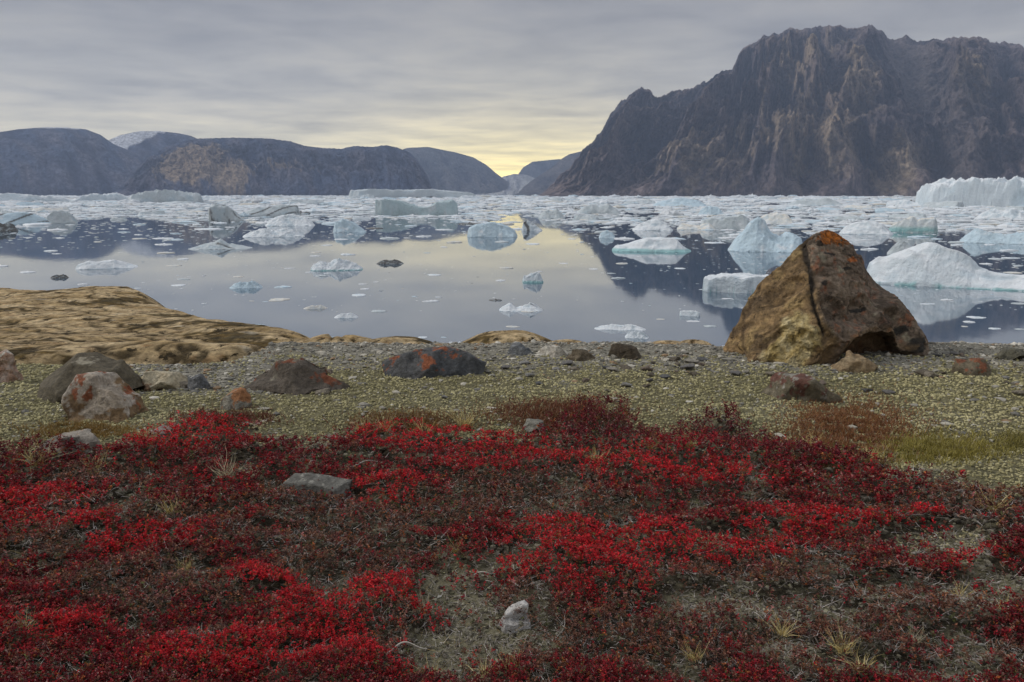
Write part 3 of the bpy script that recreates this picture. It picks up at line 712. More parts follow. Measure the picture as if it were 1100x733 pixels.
def near_label(px, py, head, marks, extra=''):
    best = min(marks, key=lambda m: abs(m[0] - px) + 2.2 * abs(m[1] - py)); dx, dy = px - best[0], py - best[1]
    if abs(dx) > 2.2 * abs(dy): rel = 'right of' if dx > 0 else 'left of'
    else: rel = 'in front of' if dy > 0 else 'behind'
    far_ = abs(dx) + 2.2 * abs(dy)
    how = 'just ' if far_ < 28 else ('' if far_ < 75 else 'well ')
    lb = '%s %s%s the %s' % (head, how, rel, best[2])
    USED[lb] = USED.get(lb, 0) + 1
    if USED[lb] > 1:
        lb = '%s %s %s%s the %s' % ({2: 'second', 3: 'third', 4: 'fourth', 5: 'fifth', 6: 'sixth'}.get(USED[lb], 'another'), head, how, rel, best[2])
    return lb


RMARKS = [(888, 392, 'great boulder'), (950, 390, 'great boulder overhang'), (868, 418, 'lichen covered hump rock'), (1053, 398, 'rust topped rock'), (673, 382, 'black brown angular rock'), (625, 386, 'low dark brown rock'), (594, 382, 'low white rock'),
          (558, 380, 'blue grey angular rock'), (465, 398, 'dark slate lens rock'), (310, 415, 'dark slanting slab'), (250, 432, 'small orange topped rock'), (208, 415, 'small blue grey rock'), (170, 412, 'cream pointed rock'), (577, 455, 'flat light grey stone'), (740, 400, 'open gravel left of the boulder')]
# countable loose stones lying on the gravel
stones = []
protos = []
for q in range(7):
    r = np.random.default_rng(500 + q)
    P = r.normal(size=(16, 3)); P /= np.linalg.norm(P, axis=1)[:, None]; P *= [0.5, 0.38, 0.2]
    me = hull_mesh([tuple(p) for p in P], 0.035, 1); V, N = get_vn(me)
    V = V + N * (0.05 * fbm(*(V / 0.3).T, oct=3, seed=510 + q))[:, None]
    base = [(0.22, 0.21, 0.20), (0.40, 0.37, 0.31), (0.15, 0.15, 0.15), (0.30, 0.26, 0.20), (0.19, 0.16, 0.12), (0.34, 0.33, 0.31), (0.24, 0.19, 0.15)][q]
    C = L(*base) * (1 + 0.35 * fbm(*(V / 0.2).T, oct=4, seed=520 + q))[:, None]
    protos.append(finish(me, V, C, M_rock))
SLAB = ['grey', 'cream', 'dark grey', 'tan', 'brown', 'light grey', 'reddish']
r = np.random.default_rng(88)
cnt = 0
while cnt < 70:
    px_ = r.uniform(150, 1095); py_ = 384 + abs(r.normal()) * 16
    if py_ > 445 or (770 < px_ < 1000 and py_ < 402) or (400 < px_ < 525 and py_ < 408): continue
    if px_ < 380 and py_ < 402: continue
    q = int(r.integers(0, 7)); x_, y_ = [float(t) for t in at(px_, py_)]
    o = link('stone', protos[q], near_label(px_, py_, SLAB[q] + ' loose stone', RMARKS), 'stone', '%s stones loose on the gravel' % SLAB[q])
    s_ = r.uniform(0.06, 0.19)
    o.scale = (s_, s_, s_ * r.uniform(.7, 1.1)); o.rotation_euler = (r.uniform(-.15, .15), r.uniform(-.15, .15), r.uniform(0, 6.3))
    o.location = (x_, y_, float(ground_h(np.array([x_]), np.array([y_]))[0]) + 0.02 * s_ / 0.15)
    cnt += 1

# ------------------------------------------------------------------ ground cover (uncountable): numpy scatters


def sample_px(n, x0, x1, y0, y1, r, pw=1.0):
    """points on the bench, about evenly spread in the picture so that near plants are small and dense"""
    m = int(n * 0.42)                                   # the flanks, out of the frame, a little thinner
    px = np.concatenate([r.uniform(x0, x1, n), r.uniform(x0 - 480, x0, m // 2), r.uniform(x1, x1 + 480, m - m // 2)])
    if y1 > 740: y1 = 800
    py = y0 + (y1 - y0) * r.uniform(0, 1, n + m) ** pw
    return at(px, py)


def surf(x, y): return ground_h(x, y)


def mat_h(z, x, y):
    """thickness of the shrub mat"""
    return np.clip(0.04 + 0.085 * fbm(x / 0.33, y / 0.26, oct=3, seed=131) + 0.03 * z['maroon'] + 0.02 * z['bright'] * 1, 0.004, 0.16) * np.clip(z['red'] * 1.3, 0, 1)


def leaves(name, S, hgt, cl, leaf_len, k, r, mat, label, cat, spread=1.0, wid=0.55):
    """S: (n,3) sprig bases, hgt (n), cl (n,3)"""
    n = len(S); tilt = r.normal(0, 0.28, (n, 2))
    i = np.repeat(np.arange(n), k)
    f = r.uniform(0.25, 1.0, n * k)
    a = r.uniform(0, 2 * np.pi, n * k)
    up = r.uniform(0.15, 1.1, n * k) * (0.4 + 0.6 * f)
    base = S[i] + np.stack([tilt[i, 0] * hgt[i] * f, tilt[i, 1] * hgt[i] * f, hgt[i] * f], -1)
    D = np.stack([np.cos(a) * spread, np.sin(a) * spread, up], -1) + np.stack([tilt[i, 0], tilt[i, 1], 0 * up], -1)
    D /= np.linalg.norm(D, axis=1)[:, None]
    ll = leaf_len[i] * r.uniform(0.65, 1.25, n * k)
    side = np.cross(D, [0, 0, 1.0]) + r.normal(0, 0.35, D.shape); side -= D * (side * D).sum(1)[:, None]; side /= np.linalg.norm(side, axis=1)[:, None] + 1e-9
    nor = np.cross(side, D)
    base = base + D * (ll * 0.1)[:, None]
    mid = base + D * (ll * 0.6)[:, None] + nor * (ll * 0.06)[:, None]
    w2 = (ll * wid * 0.5)[:, None]
    V = np.stack([base, mid - side * w2 + nor * w2 * 0.4, base + D * ll[:, None] - nor * (ll * 0.08)[:, None], mid + side * w2 + nor * w2 * 0.4], 1).reshape(-1, 3)
    m = len(i); b = np.arange(m)[:, None] * 4
    Fc = np.concatenate([b + [0, 1, 2], b + [0, 2, 3]], 0)
    cc = cl[i] * np.clip(1 + r.normal(0, 0.35, m), 0.3, 2.2)[:, None]
    pale = r.uniform(0, 1, m) < 0.018; cc[pale] = L(0.36, 0.24, 0.20)
    cc = np.clip(cc * np.array([1, 1, 1]) + r.normal(0, 0.004, (m, 3)), 0.003, 1)
    C = np.repeat(cc, 4, 0)
    me = mesh_np(name, V, Fc, C, mat)
    return link(name, me, label, cat, kind='stuff')


def strands(name, B, D, ln, w, cl, bend, r, label, cat, seg=4, mat=None, kind='stuff', ret=False, bias=0.35):
    """thin curved blades or twigs"""
    n = len(B); t = np.linspace(0, 1, seg + 1)
    D = D / np.linalg.norm(D, axis=1)[:, None]
    bd = r.normal(0, 1, (n, 3)) * bend[:, None]; bd[:, 2] -= bend * bias
    P = B[:, None] + D[:, None] * (ln[:, None] * t)[..., None] + bd[:, None] * (ln[:, None] * t ** 2)[..., None]
    bd2 = r.normal(0, 1, (n, 3)) * bend[:, None] * 0.5
    P = P + bd2[:, None] * (ln[:, None] * np.sin(t * np.pi * 2))[..., None] * 0.25
    side = np.cross(D, r.normal(0, 1, (n, 3))); side /= np.linalg.norm(side, axis=1)[:, None] + 1e-9
    ww = w[:, None] * (1 - 0.8 * t)
    A = P - side[:, None] * ww[..., None]; Bq = P + side[:, None] * ww[..., None]
    V = np.stack([A, Bq], 2).reshape(-1, 3)
    base = (np.arange(n) * (seg + 1) * 2)[:, None, None]; j = (np.arange(seg) * 2)[None, :, None]
    Fc = (base + j + np.array([0, 1, 3, 2])[None, None]).reshape(-1, 4)
    C = np.repeat(cl, (seg + 1) * 2, 0)
    me = mesh_np(name, V, Fc, C, mat or M_twig)
    if ret: return me
    return link(name, me, label, cat, kind=kind)


ICO = None


def ico(sub=0):
    bm = bmesh.new(); bmesh.ops.create_icosphere(bm, subdivisions=sub + 1, radius=1.0)
    V = np.array([v.co[:] for v in bm.verts]); Fc = np.array([[v.index for v in f.verts] for f in bm.faces]); bm.free(); return V, Fc


def lumps(name, P, size, flat, cl, r, mat, label, cat, jit=0.28, sub=0, smooth=False):
    V0, F0 = ico(sub); n = len(P); m = len(V0)
    J = V0[None] * (1 + r.normal(0, jit, (n, m, 1))); a = r.uniform(0, 6.28, n); c, s = np.cos(a), np.sin(a)
    sc = np.stack([r.uniform(0.7, 1.3, n), r.uniform(0.5, 1.0, n), flat], -1)
    J = J * sc[:, None] * size[:, None, None]
    Xr = J[..., 0] * c[:, None] - J[..., 1] * s[:, None]; Yr = J[..., 0] * s[:, None] + J[..., 1] * c[:, None]
    J = np.stack([Xr, Yr, J[..., 2]], -1) + P[:, None]
    Fc = (F0[None] + (np.arange(n) * m)[:, None, None]).reshape(-1, 3)
    C = np.repeat(cl, m, 0)
    me = mesh_np(name, J.reshape(-1, 3), Fc, C, mat, smooth)
    return link(name, me, label, cat, kind='stuff')


def P3(x, y, dz=0.0): return np.stack([x, y, surf(x, y) + dz], -1)


# red dwarf shrubs --------------------------------------------------
r = np.random.default_rng(1001)
n = 78000
x, y = sample_px(n, -130, 1230, 440, 760, r, 0.92); n = len(x)
z = zones(x, y)
dist = np.hypot(x, y)
keep = r.uniform(0, 1, n) < np.maximum(z['red'] * (1 - 0.85 * z['thin']) * (1 - 0.42 * z['brown']), 0.22 * z['inside'] * sstep(0.1, -0.2, z['n2']))
tall = z['maroon'] * sstep(540, 470, z['py'])
x, y = x[keep], y[keep]; z = {k_: v[keep] for k_, v in z.items()}; dist = dist[keep]; tall = tall[keep]
n = len(x)
bright, brown, maroon = z['bright'], z['brown'], z['maroon']
mixn = fbm(x / 0.07, y / 0.07, oct=2, seed=141)
sel_ = r.uniform(0, 1, n)
C = lerp(L(0.14, 0.012, 0.016), L(0.54, 0.020, 0.028), np.clip(bright * 0.9 + 0.10 + 0.8 * mixn + r.normal(0, 0.25, n), 0, 1))
pb = brown * 0.72 + 0.10 + 0.35 * (1 - bright) * sstep(-0.1, 0.3, z['n2']) > sel_
Cb = lerp(L(0.085, 0.030, 0.022), L(0.26, 0.125, 0.075), r.uniform(0, 1, n) ** 1.3)
C = np.where(pb[:, None], Cb, C)
C = lerp(C, L(0.09, 0.008, 0.016), maroon * r.uniform(0.3, 0.9, n))
org = r.uniform(0, 1, n) < 0.05
C = np.where(org[:, None], L(0.32, 0.10, 0.03) * r.uniform(.6, 1.2, n)[:, None], C)
pk = r.uniform(0, 1, n) < 0.03
C = np.where(pk[:, None], L(0.34, 0.13, 0.12), C)
grn = r.uniform(0, 1, n) < 0.035
C = np.where(grn[:, None], L(0.09, 0.10, 0.03), C)
far_k = np.clip(dist / 3.2, 0.8, 2.2)
hgt = (0.016 + r.uniform(0, 0.028, n)) * far_k ** 0.6 * (1 + 0.8 * tall)
leaves('red_shrub_mat', P3(x, y, 0) + np.stack([0 * x, 0 * x, mat_h(z, x, y)], -1), hgt, C, 0.0120 * far_k ** 0.85, 9, r, M_leaf,
       'crimson and brown mat of creeping dwarf shrub leaves covering the foreground', 'ground shrub')

# dark litter under the leaves
r = np.random.default_rng(1002)
n = 15000
x, y = sample_px(n, -120, 1220, 455, 755, r); n = len(x)
z = zones(x, y)
keep = r.uniform(0, 1, n) < 0.25 + 0.75 * z['inside']
keep &= z['inside'] > 0.3
x, y = x[keep], y[keep]; z = {k_: v[keep] for k_, v in z.items()}; n = len(x)
cl = lerp(L(0.05, 0.042, 0.030), L(0.26, 0.24, 0.18), np.clip(r.uniform(0, 1, n) ** 1.6 + 0.5 * z['thin'] * r.uniform(0, 1, n), 0, 1))
lumps('moss_clumps', P3(x, y, 0.0) + np.stack([0 * x, 0 * x, 0.6 * mat_h(z, x, y)], -1), 0.009 * np.hypot(x, y) / 3 * r.uniform(0.5, 1.6, n), r.uniform(0.4, 0.9, n), cl, r, M_ground,
      'dark peaty moss and litter showing between the red shrubs', 'moss')

# grey dead twigs
r = np.random.default_rng(1003)
n = 60000
x, y = sample_px(n, -120, 1220, 455, 755, r); n = len(x)
z = zones(x, y)
keep = (r.uniform(0, 1, n) < 0.10 + 0.85 * z['brown'] + 0.7 * z['bare'] + 0.5 * z['thin'] * sstep(-0.3, 0.3, z['n2'] )) & (z['inside'] > 0.4)
x, y = x[keep], y[keep]; z = {k_: v[keep] for k_, v in z.items()}; n = len(x); dk = np.hypot(x, y) / 3
B = P3(x, y) + np.stack([0 * x, 0 * x, mat_h(z, x, y) + 0.008], -1)
a = r.uniform(0, 6.28, n)
D = np.stack([np.cos(a), np.sin(a), r.uniform(0.05, 0.9, n)], -1)
cl = lerp(L(0.20, 0.17, 0.15), L(0.62, 0.57, 0.54), r.uniform(0, 1, n) ** 1.5)
strands('dead_twigs', B, D, r.uniform(0.012, 0.045, n) * dk ** 0.7, r.uniform(0.0006, 0.0011, n) * dk, cl, r.uniform(0.1, 0.5, n), r,
        'pale grey dead twigs tangled among the shrubs', 'dead twigs')

# crumbly lichen crust behind the shrubs
r = np.random.default_rng(1004)
n = 80000
x, y = sample_px(n, -120, 1220, 384, 620, r, 1.35); n = len(x)
z = zones(x, y)
keep = r.uniform(0, 1, n) < np.clip((1 - z['inside']) * (1 - 0.75 * z['gravel']) + 0.5 * z['bare'] * z['inside'], 0, 1)
x, y = x[keep], y[keep]; z = {k_: v[keep] for k_, v in z.items()}; n = len(x); dk = np.hypot(x, y) / 6
cl = lerp(L(0.20, 0.18, 0.085), L(0.47, 0.425, 0.235), np.clip(r.uniform(0, 1, n) ** 1.2 + 0.6 * z['n3'] + 0.3 * z['n'], 0, 1))
w_ = r.uniform(0, 1, n) < 0.015; cl[w_] = L(0.40, 0.38, 0.31)
lumps('lichen_crust', P3(x, y, 0.002), 0.0085 * dk * r.uniform(0.6, 1.6, n), r.uniform(0.45, 0.95, n), cl, r, M_grav,
      'olive grey crumbly lichen and moss crust between the gravel and the shrubs', 'lichen', jit=0.30, smooth=True)

# gravel
r = np.random.default_rng(1005)
n = 34000
x, y = sample_px(n, -120, 1220, 366, 470, r, 1.3); n = len(x)
z = zones(x, y)
keep = r.uniform(0, 1, n) < 0.05 + 0.9 * z['gravel'] + 0.25 * (1 - z['inside']) * sstep(0.1, 0.5, z['n2'])
keep &= z['inside'] < 0.6
x, y = x[keep], y[keep]; n = len(x)
cl = lerp(L(0.13, 0.125, 0.11), L(0.42, 0.39, 0.32), r.uniform(0, 1, n) ** 1.3)
w_ = r.uniform(0, 1, n) < 0.06; cl[w_] = L(0.52, 0.49, 0.42)
w_ = r.uniform(0, 1, n) < 0.08; cl[w_] = L(0.25, 0.17, 0.10)
lumps('gravel', P3(x, y, 0.005), r.uniform(0.006, 0.014, n) * (1 + 3.2 * r.uniform(0, 1, n) ** 9), r.uniform(0.25, 0.6, n), cl, r, M_grav,
      'grey flaky gravel and stone chips along the shore edge', 'gravel', jit=0.2)
# stone chips and pale lichen heads on the bare patches
r = np.random.default_rng(1006)
n = 26000
x, y = sample_px(n, -120, 1220, 470, 755, r); n = len(x)
z = zones(x, y)
keep = r.uniform(0, 1, n) < np.clip(0.9 * z['bare'] + 0.5 * z['thin'] + 0.25 * z['brown'], 0, 1) * z['inside']
x, y = x[keep], y[keep]; n = len(x); dk = np.hypot(x, y) / 3
cl = lerp(L(0.09, 0.085, 0.05), L(0.30, 0.28, 0.19), r.uniform(0, 1, n) ** 1.4)
w_ = r.uniform(0, 1, n) < 0.03; cl[w_] = L(0.36, 0.35, 0.30)
lumps('pale_lichen', P3(x, y, 0.002), 0.0055 * dk * r.uniform(0.5, 1.9, n), r.uniform(0.3, 0.7, n), cl, r, M_grav,
      'grey green lichen heads and chips on the bare patches among the shrubs', 'lichen', jit=0.35)

# coloured heath patches beyond the red mat
PATCH = [((912, 460, 66, 30), L(0.19, 0.06, 0.035), L(0.34, 0.18, 0.07), 6200, 0.034), ((1010, 482, 58, 15), L(0.22, 0.185, 0.035), L(0.38, 0.32, 0.09), 2600, 0.045),
         ((600, 446, 70, 14), L(0.15, 0.045, 0.035), L(0.25, 0.12, 0.05), 2600, 0.045), ((440, 455, 60, 10), L(0.17, 0.07, 0.04), L(0.29, 0.18, 0.06), 1200, 0.04),
         ((245, 452, 46, 9), L(0.13, 0.04, 0.03), L(0.20, 0.10, 0.05), 1300, 0.04), ((90, 466, 60, 9), L(0.22, 0.13, 0.04), L(0.30, 0.20, 0.06), 1300, 0.035), ((1095, 476, 30, 10), L(0.22, 0.19, 0.05), L(0.3, 0.26, 0.08), 700, 0.04),
         ((880, 500, 60, 12), L(0.17, 0.09, 0.04), L(0.26, 0.18, 0.08), 1400, 0.04)]
NM = ['russet', 'yellow green', 'rusty', 'golden brown', 'dark russet', 'golden', 'straw yellow', 'tan']
for i_, ((cx, cy, rx, ry), ca, cb, n, hh) in enumerate(PATCH):
    r = np.random.default_rng(1100 + i_)
    n = int(n * 3.0)
    px = cx + rx * r.normal(0, 0.5, n); py = cy + ry * r.normal(0, 0.5, n)
    x, y = at(px, py); nn = fbm(x / 0.12, y / 0.12, oct=3, seed=1150 + i_); kp = nn > -0.22; x, y, nn = x[kp], y[kp], nn[kp]; n = len(x)
    B = P3(x, y); a = r.uniform(0, 6.28, n); D = np.stack([0.5 * np.cos(a), 0.5 * np.sin(a), r.uniform(0.7, 1.2, n)], -1)
    cl = lerp(ca, cb, np.clip(r.uniform(0, 1, n) + 0.5 * nn, 0, 1)) * r.uniform(0.6, 1.25, n)[:, None]
    cl[r.uniform(0, 1, n) < 0.05] = L(0.40, 0.33, 0.22)
    strands('heath_patch', B, D, hh * r.uniform(0.5, 1.1, n) * (1 + 0.6 * nn), r.uniform(0.0022, 0.0042, n), cl, r.uniform(0.1, 0.4, n), r,
            '%s patch of low heath on the lichen ground' % NM[i_], 'heath', seg=2, mat=M_leaf)

# dry straw-coloured blades strewn through the whole cover
r = np.random.default_rng(1007)
n = 16000
x, y = sample_px(n, -120, 1220, 440, 755, r); n = len(x)
z = zones(x, y)
keep = r.uniform(0, 1, n) < 0.10 + 0.5 * sstep(0.15, 0.5, z['n']) + 0.3 * z['bare']
x, y = x[keep], y[keep]; z = {k_: v[keep] for k_, v in z.items()}; n = len(x); dk = np.hypot(x, y) / 3
B = P3(x, y) + np.stack([0 * x, 0 * x, 0.8 * mat_h(z, x, y)], -1); a = r.uniform(0, 6.28, n)
D = np.stack([np.cos(a) * 0.9, np.sin(a) * 0.9, r.uniform(0.3, 1.2, n)], -1)
cl = lerp(L(0.25, 0.16, 0.06), L(0.50, 0.38, 0.18), r.uniform(0, 1, n))
strands('dry_grass', B, D, r.uniform(0.015, 0.05, n) * dk ** 0.5, r.uniform(0.0005, 0.001, n) * dk, cl, r.uniform(0.2, 0.7, n), r,
        'straw coloured dry grass blades strewn through the shrubs', 'grass')

TMARKS = [(338, 525, 'long grey slab'), (555, 665, 'small white stone'), (577, 455, 'flat light grey stone'), (65, 482, 'flat pale grey rock'), (170, 475, 'half sunk pinkish rock'), (915, 458, 'russet heath patch'), (1010, 482, 'yellow green patch'),
          (1030, 690, 'grey bare ground at lower right'), (760, 680, 'brown shrubs at lower right'), (80, 650, 'brown shrubs at lower left')]
# separate dry grass tufts
TUFT = [(40, 508, 'tall yellow'), (103, 515, 'yellow'), (245, 520, 'pale'), (160, 482, 'small'), (455, 655, 'pale grey'), (462, 728, 'golden'), (522, 722, 'golden'), (490, 605, 'bent'), (548, 730, 'golden'), (640, 505, 'straw'),
        (870, 480, 'straw'), (740, 485, 'yellow'), (758, 600, 'straw'), (835, 625, 'straw'), (905, 705, 'bushy'), (925, 722, 'bushy'), (1078, 660, 'yellow'), (1030, 640, 'yellow'), (700, 490, 'short'), (500, 457, 'gold'),
        (455, 468, 'straw'), (390, 470, 'straw'), (185, 560, 'straw'), (60, 640, 'curly'), (30, 690, 'curly'), (200, 625, 'straw'), (415, 470, 'faint'), (935, 495, 'straw'), (980, 690, 'pale'), (1065, 560, 'straw'), (840, 690, 'bent'), (745, 720, 'golden')]
for i_, (px, py, ad) in enumerate(TUFT):
    r = np.random.default_rng(1200 + i_); nb = int(r.integers(45, 90)); x, y = [float(t) for t in at(px, py)]
    sc = (1.0 if py < 600 else 0.62) * (1.3 if 'tall' in ad or 'bushy' in ad else 1)
    a = r.uniform(0, 6.28, nb); rad = np.abs(r.normal(0, 0.02, nb)) * sc
    B = np.stack([np.cos(a) * rad, np.sin(a) * rad, 0 * a + 0.01], -1); le = r.uniform(0.15, 1.1, nb)
    D = np.stack([np.cos(a) * le, np.sin(a) * le, np.ones(nb)], -1)
    cl = lerp(L(0.42, 0.30, 0.09), L(0.68, 0.58, 0.30), r.uniform(0, 1, nb))
    if 'pale' in ad or 'grey' in ad: cl = cl * 0.6 + 0.18
    me = strands('grass_tuft', B, D, r.uniform(0.05, 0.125, nb) * sc, r.uniform(0.0013, 0.0024, nb) * sc, cl, r.uniform(0.1, 0.45, nb), r, None, None, seg=5, ret=True)
    g = 'near' if py > 600 else ('middle' if py > 500 else 'far')
    sd_ = 'left' if px < 370 else ('centre' if px < 730 else 'right')
    o = link('grass_tuft', me, near_label(px, py, ad + ' dry grass tuft', TMARKS), 'grass tuft', 'dry grass tufts among the shrubs')
    zt = zones(np.array([x]), np.array([y]))
    o.location = (x, y, float(ground_h(np.array([x]), np.array([y]))[0] + 0.6 * mat_h(zt, np.array([x]), np.array([y]))[0]))

# curled bleached driftwood sticks lying on the cover
for i_, (px, py, ln, rot, lb) in enumerate([(392, 506, 0.22, 0.2, 'bleached curved stick lying right of the long grey slab'), (551, 640, 0.10, 1.9, 'short bleached root on the bare patch above the white stone'),
                                            (437, 712, 0.14, 0.3, 'grey forked twig on the bare patch at the bottom edge'), (520, 625, 0.09, 0.4, 'pale twig lying left of the short bleached root')]):
    r = np.random.default_rng(1300 + i_); t = np.linspace(-.5, .5, 14)
    cu = np.stack([t * ln, 0.16 * ln * np.sin(t * 5 + i_), 0.02 + 0.05 * ln * np.cos(t * 7)], -1); rr = 0.0022 * (1.2 - t) * (1.6 if i_ == 0 else 1)
    a = np.linspace(0, 2 * np.pi, 7)[:-1]
    V = cu[:, None] + np.stack([0 * a, np.cos(a), np.sin(a)], -1)[None] * rr[:, None, None]
    idx = np.arange(14 * 6).reshape(14, 6); f_ = np.stack([idx[:-1], np.roll(idx, -1, 1)[:-1], np.roll(idx, -1, 1)[1:], idx[1:]], -1).reshape(-1, 4)
    me = mesh_np('stick', V.reshape(-1, 3), f_, np.tile(L(0.42, 0.39, 0.34), (84, 1)), M_twig, True)
    x, y = [float(t) for t in at(px, py)]
    o = link('stick', me, lb, 'stick'); zt = zones(np.array([x]), np.array([y]))
    o.location = (x, y, float(ground_h(np.array([x]), np.array([y]))[0] + mat_h(zt, np.array([x]), np.array([y]))[0])); o.rotation_euler = (0, 0, rot)

# ------------------------------------------------------------------ ice
WHITE = L(0.74, 0.78, 0.81); BLUE = L(0.50, 0.63, 0.71); TEAL = L(0.22, 0.46, 0.47); GREY = L(0.50, 0.56, 0.585); DIRT = L(0.09, 0.085, 0.08)


LAND = []


def berg(box, prof, label, seed, depth=0.5, cliff=0.35, tone='white', jag=0.05, tealw=0.0, name='iceberg', cat='iceberg', dirt=0.0, peak=0.0, bands=0.0, group=None):
    """box = x0,x1,ytop,ywater; prof = [(u 0..1, height 0..1)] seen from the shore"""
    x0, x1, yt, yw = box; cxp = (x0 + x1) / 2
    bx, by = [float(t) for t in at(cxp, yw, 0.0)]; dp = by * math.cos(PITCH) + CZ * math.sin(PITCH)
    w = (x1 - x0) / F * dp; d = w * depth
    dp2 = dp + 0.5 * d
    # the summit stands d/2 behind the water line: choose its height so that it reaches the top row
    X_, Y_, Z_ = ray(cxp, yt); yy = by + d * (0.5 if cliff > 0.2 else 0.5); h = float(CZ + Z_ / Y_ * yy)
    h *= 0.8 if w < 10 else 0.92
    h = max(h, 0.05 * w); LAND.append((cxp, (yt + yw) / 2, label)); jag = jag * 1.7 + 0.012
    nu, nv = int(np.clip(1.5 * (x1 - x0), 60, 230)), 50
    u = np.linspace(-0.04, 1.04, nu); v = np.linspace(-1.06, 1.06, nv)
    U, Vv = np.meshgrid(u, v, indexing='ij')
    pu = [p[0] for p in prof]; ph = [p[1] for p in prof]
    wob = 0.14 * fbm(U * 3, Vv * 1.2, oct=3, seed=seed)
    Hh = np.interp(U + 0.05 * fbm(U * 2, Vv * 2, oct=2, seed=seed + 3), pu, ph)
    endw = np.clip(np.minimum(U + 0.02, 1.02 - U) / 0.10, 0, 1) ** 0.5                     # plan narrows at both ends
    q = np.abs(Vv + wob + peak * 0) / np.maximum(endw, 1e-3)
    cross = np.clip((1 - q) / cliff, 0, 1) ** (0.75 if cliff < 0.5 else 1.0)
    n1 = fbm(U * w / (1.1 * h + 0.06 * w), Vv * d / (1.3 * h + 0.06 * w), oct=4, seed=seed + 7, ridged=True); n2 = fbm(U * w / (0.35 * h + 0.02 * w), Vv * d / (0.4 * h + 0.03 * w), oct=5, seed=seed + 8, gain=0.6)
    facet = np.abs(fbm(U * 3.5 + Vv, Vv * 2 - U, oct=2, seed=seed + 21)); cross = cross * (1 - 0.28 * facet)
    Z = h * Hh * cross + h * (jag * 2.2 * (n1 - 0.3) * cross + jag * n2) * np.clip(Hh * 2, 0, 1)
    Z = np.where((q > 1) | (U < 0) | (U > 1), -0.12 * h - 0.1, np.maximum(Z, -0.08 * h))
    Xm = (U - 0.5) * w * (1 + 0.5 * (Vv + 1) * d / dp * 0.5); Ym = (Vv + 1) * 0.5 * d
    rel = np.clip(Z / h, 0, 1)
    n5 = fbm(U * 5, Vv * 2, Z / h * 2, oct=5, seed=seed + 11, gain=0.6)
    C0 = {'white': lerp(WHITE, BLUE, sstep(0.0, 0.5, n5) * 0.55), 'blue': lerp(BLUE, WHITE, sstep(0.1, 0.5, n5) * 0.8), 'grey': lerp(GREY, WHITE * 0.85, sstep(-0.1, 0.5, n5) * 0.7),
          'teal': lerp(L(0.44, 0.55, 0.58), WHITE * 0.85, sstep(-0.1, 0.4, n5) * 0.8), 'cream': lerp(L(0.72, 0.69, 0.62), WHITE, sstep(-0.2, 0.4, n5) * 0.7), 'dark': lerp(L(0.12, 0.12, 0.115), GREY * 0.8, sstep(0.0, 0.4, n5))}[tone]
    # steep faces of clean glacier ice are bluer than the snow on top
    gu, gv = np.gradient(Z); st = np.hypot(gu / (w / nu), gv / (d / nv * 1.06))
    C0 = lerp(C0, BLUE * 0.95 if tone in ('white', 'cream') else C0.mean(), sstep(0.8, 2.2, st) * 0.45) if tone in ('white', 'cream') else C0
    C0 = lerp(C0, BLUE * 0.78, sstep(0.40, 0.05, n1) * 0.6)
    if tealw: C0 = lerp(C0, TEAL, sstep(tealw, tealw * 0.4, rel + 0.1 * n5) * (Z > -0.01) * 0.85)
    if dirt: C0 = lerp(C0, DIRT, sstep(1 - dirt, 1.15 - dirt, 0.5 + 0.9 * fbm(U * 4 + Z / h, Vv * 2, oct=5, seed=seed + 15)) * 0.9)
    if bands:
        bb = np.abs(((Z / h * 1.3 + 0.8 * np.sin(U * 4 + 1)) * bands) % 1 - 0.5)
        C0 = lerp(C0, DIRT, sstep(0.12, 0.05, bb) * (rel > 0.15) * 0.95)
    V_ = np.stack([Xm, Ym, Z], -1).reshape(-1, 3)
    C0 = C0 * (1 - 0.16 * sstep(0.1, 0.5, fbm(U * 9, Vv * 5, Z / h * 6, oct=4, seed=seed + 31)))[..., None]
    me = mesh_np(name, V_, grid_faces(nu, nv), C0.reshape(-1, 3), M_ice, jag < 0.045)
    o = link(name, me, label, cat, group, loc=(bx, by, 0))
    az_ = math.atan2(bx, by)
    o.rotation_euler = (0, 0, -az_)
    return o


dome_ = None
dome = [(0, 0), (.1, .5), (.3, .9), (.55, 1), (.8, .75), (1, 0)]
tab = [(0, .0), (.03, .85), (.3, .95), (.6, 1), (.9, .9), (.97, .7), (1, 0)]
low = [(0, 0), (.15, .5), (.35, .9), (.5, .7), (.7, 1), (.85, .5), (1, 0)]
berg((994, 1215, 196, 222), [(0, 0), (.02, .55), (.08, .85), (.14, .95), (.2, .88), (.28, 1), (.34, .9), (.45, .95), (.6, .85), (.75, .95), (.95, .8), (1, 0)], 'long high grey white ice wall with a serrated crest at the right, under the mountain', 601, 0.35, 0.16, 'white', 0.16)
berg((934, 1135, 260, 310), [(0, .0), (.03, .42), (.12, .62), (.2, .78), (.27, .95), (.34, 1), (.42, .9), (.48, .72), (.55, .42), (.62, .33), (.75, .3), (.85, .33), (.96, .25), (1, 0)], 'largest white iceberg, sloping peak and long low shelf, right of the great boulder', 602, 0.42, 0.55, 'white', 0.035, tealw=0.06)
berg((954, 990, 254, 274), [(0, 0), (.1, .3), (.35, 1), (.5, .75), (.8, .3), (1, 0)], 'grey white pointed ice fin rising behind the large white iceberg', 603, 0.5, 0.6, 'grey', 0.04)
berg((903, 957, 237, 252), dome, 'smooth white dome iceberg just above the top of the great boulder', 604, 0.6, 0.6, 'white', 0.03)
berg((954, 1004, 232, 250), [(0, 0), (.1, .35), (.35, .75), (.5, 1), (.6, .7), (.75, .95), (.95, .85), (1, 0)], 'white iceberg with a bright turquoise foot, right of the dome iceberg', 605, 0.5, 0.3, 'cream', 0.06, tealw=0.5)
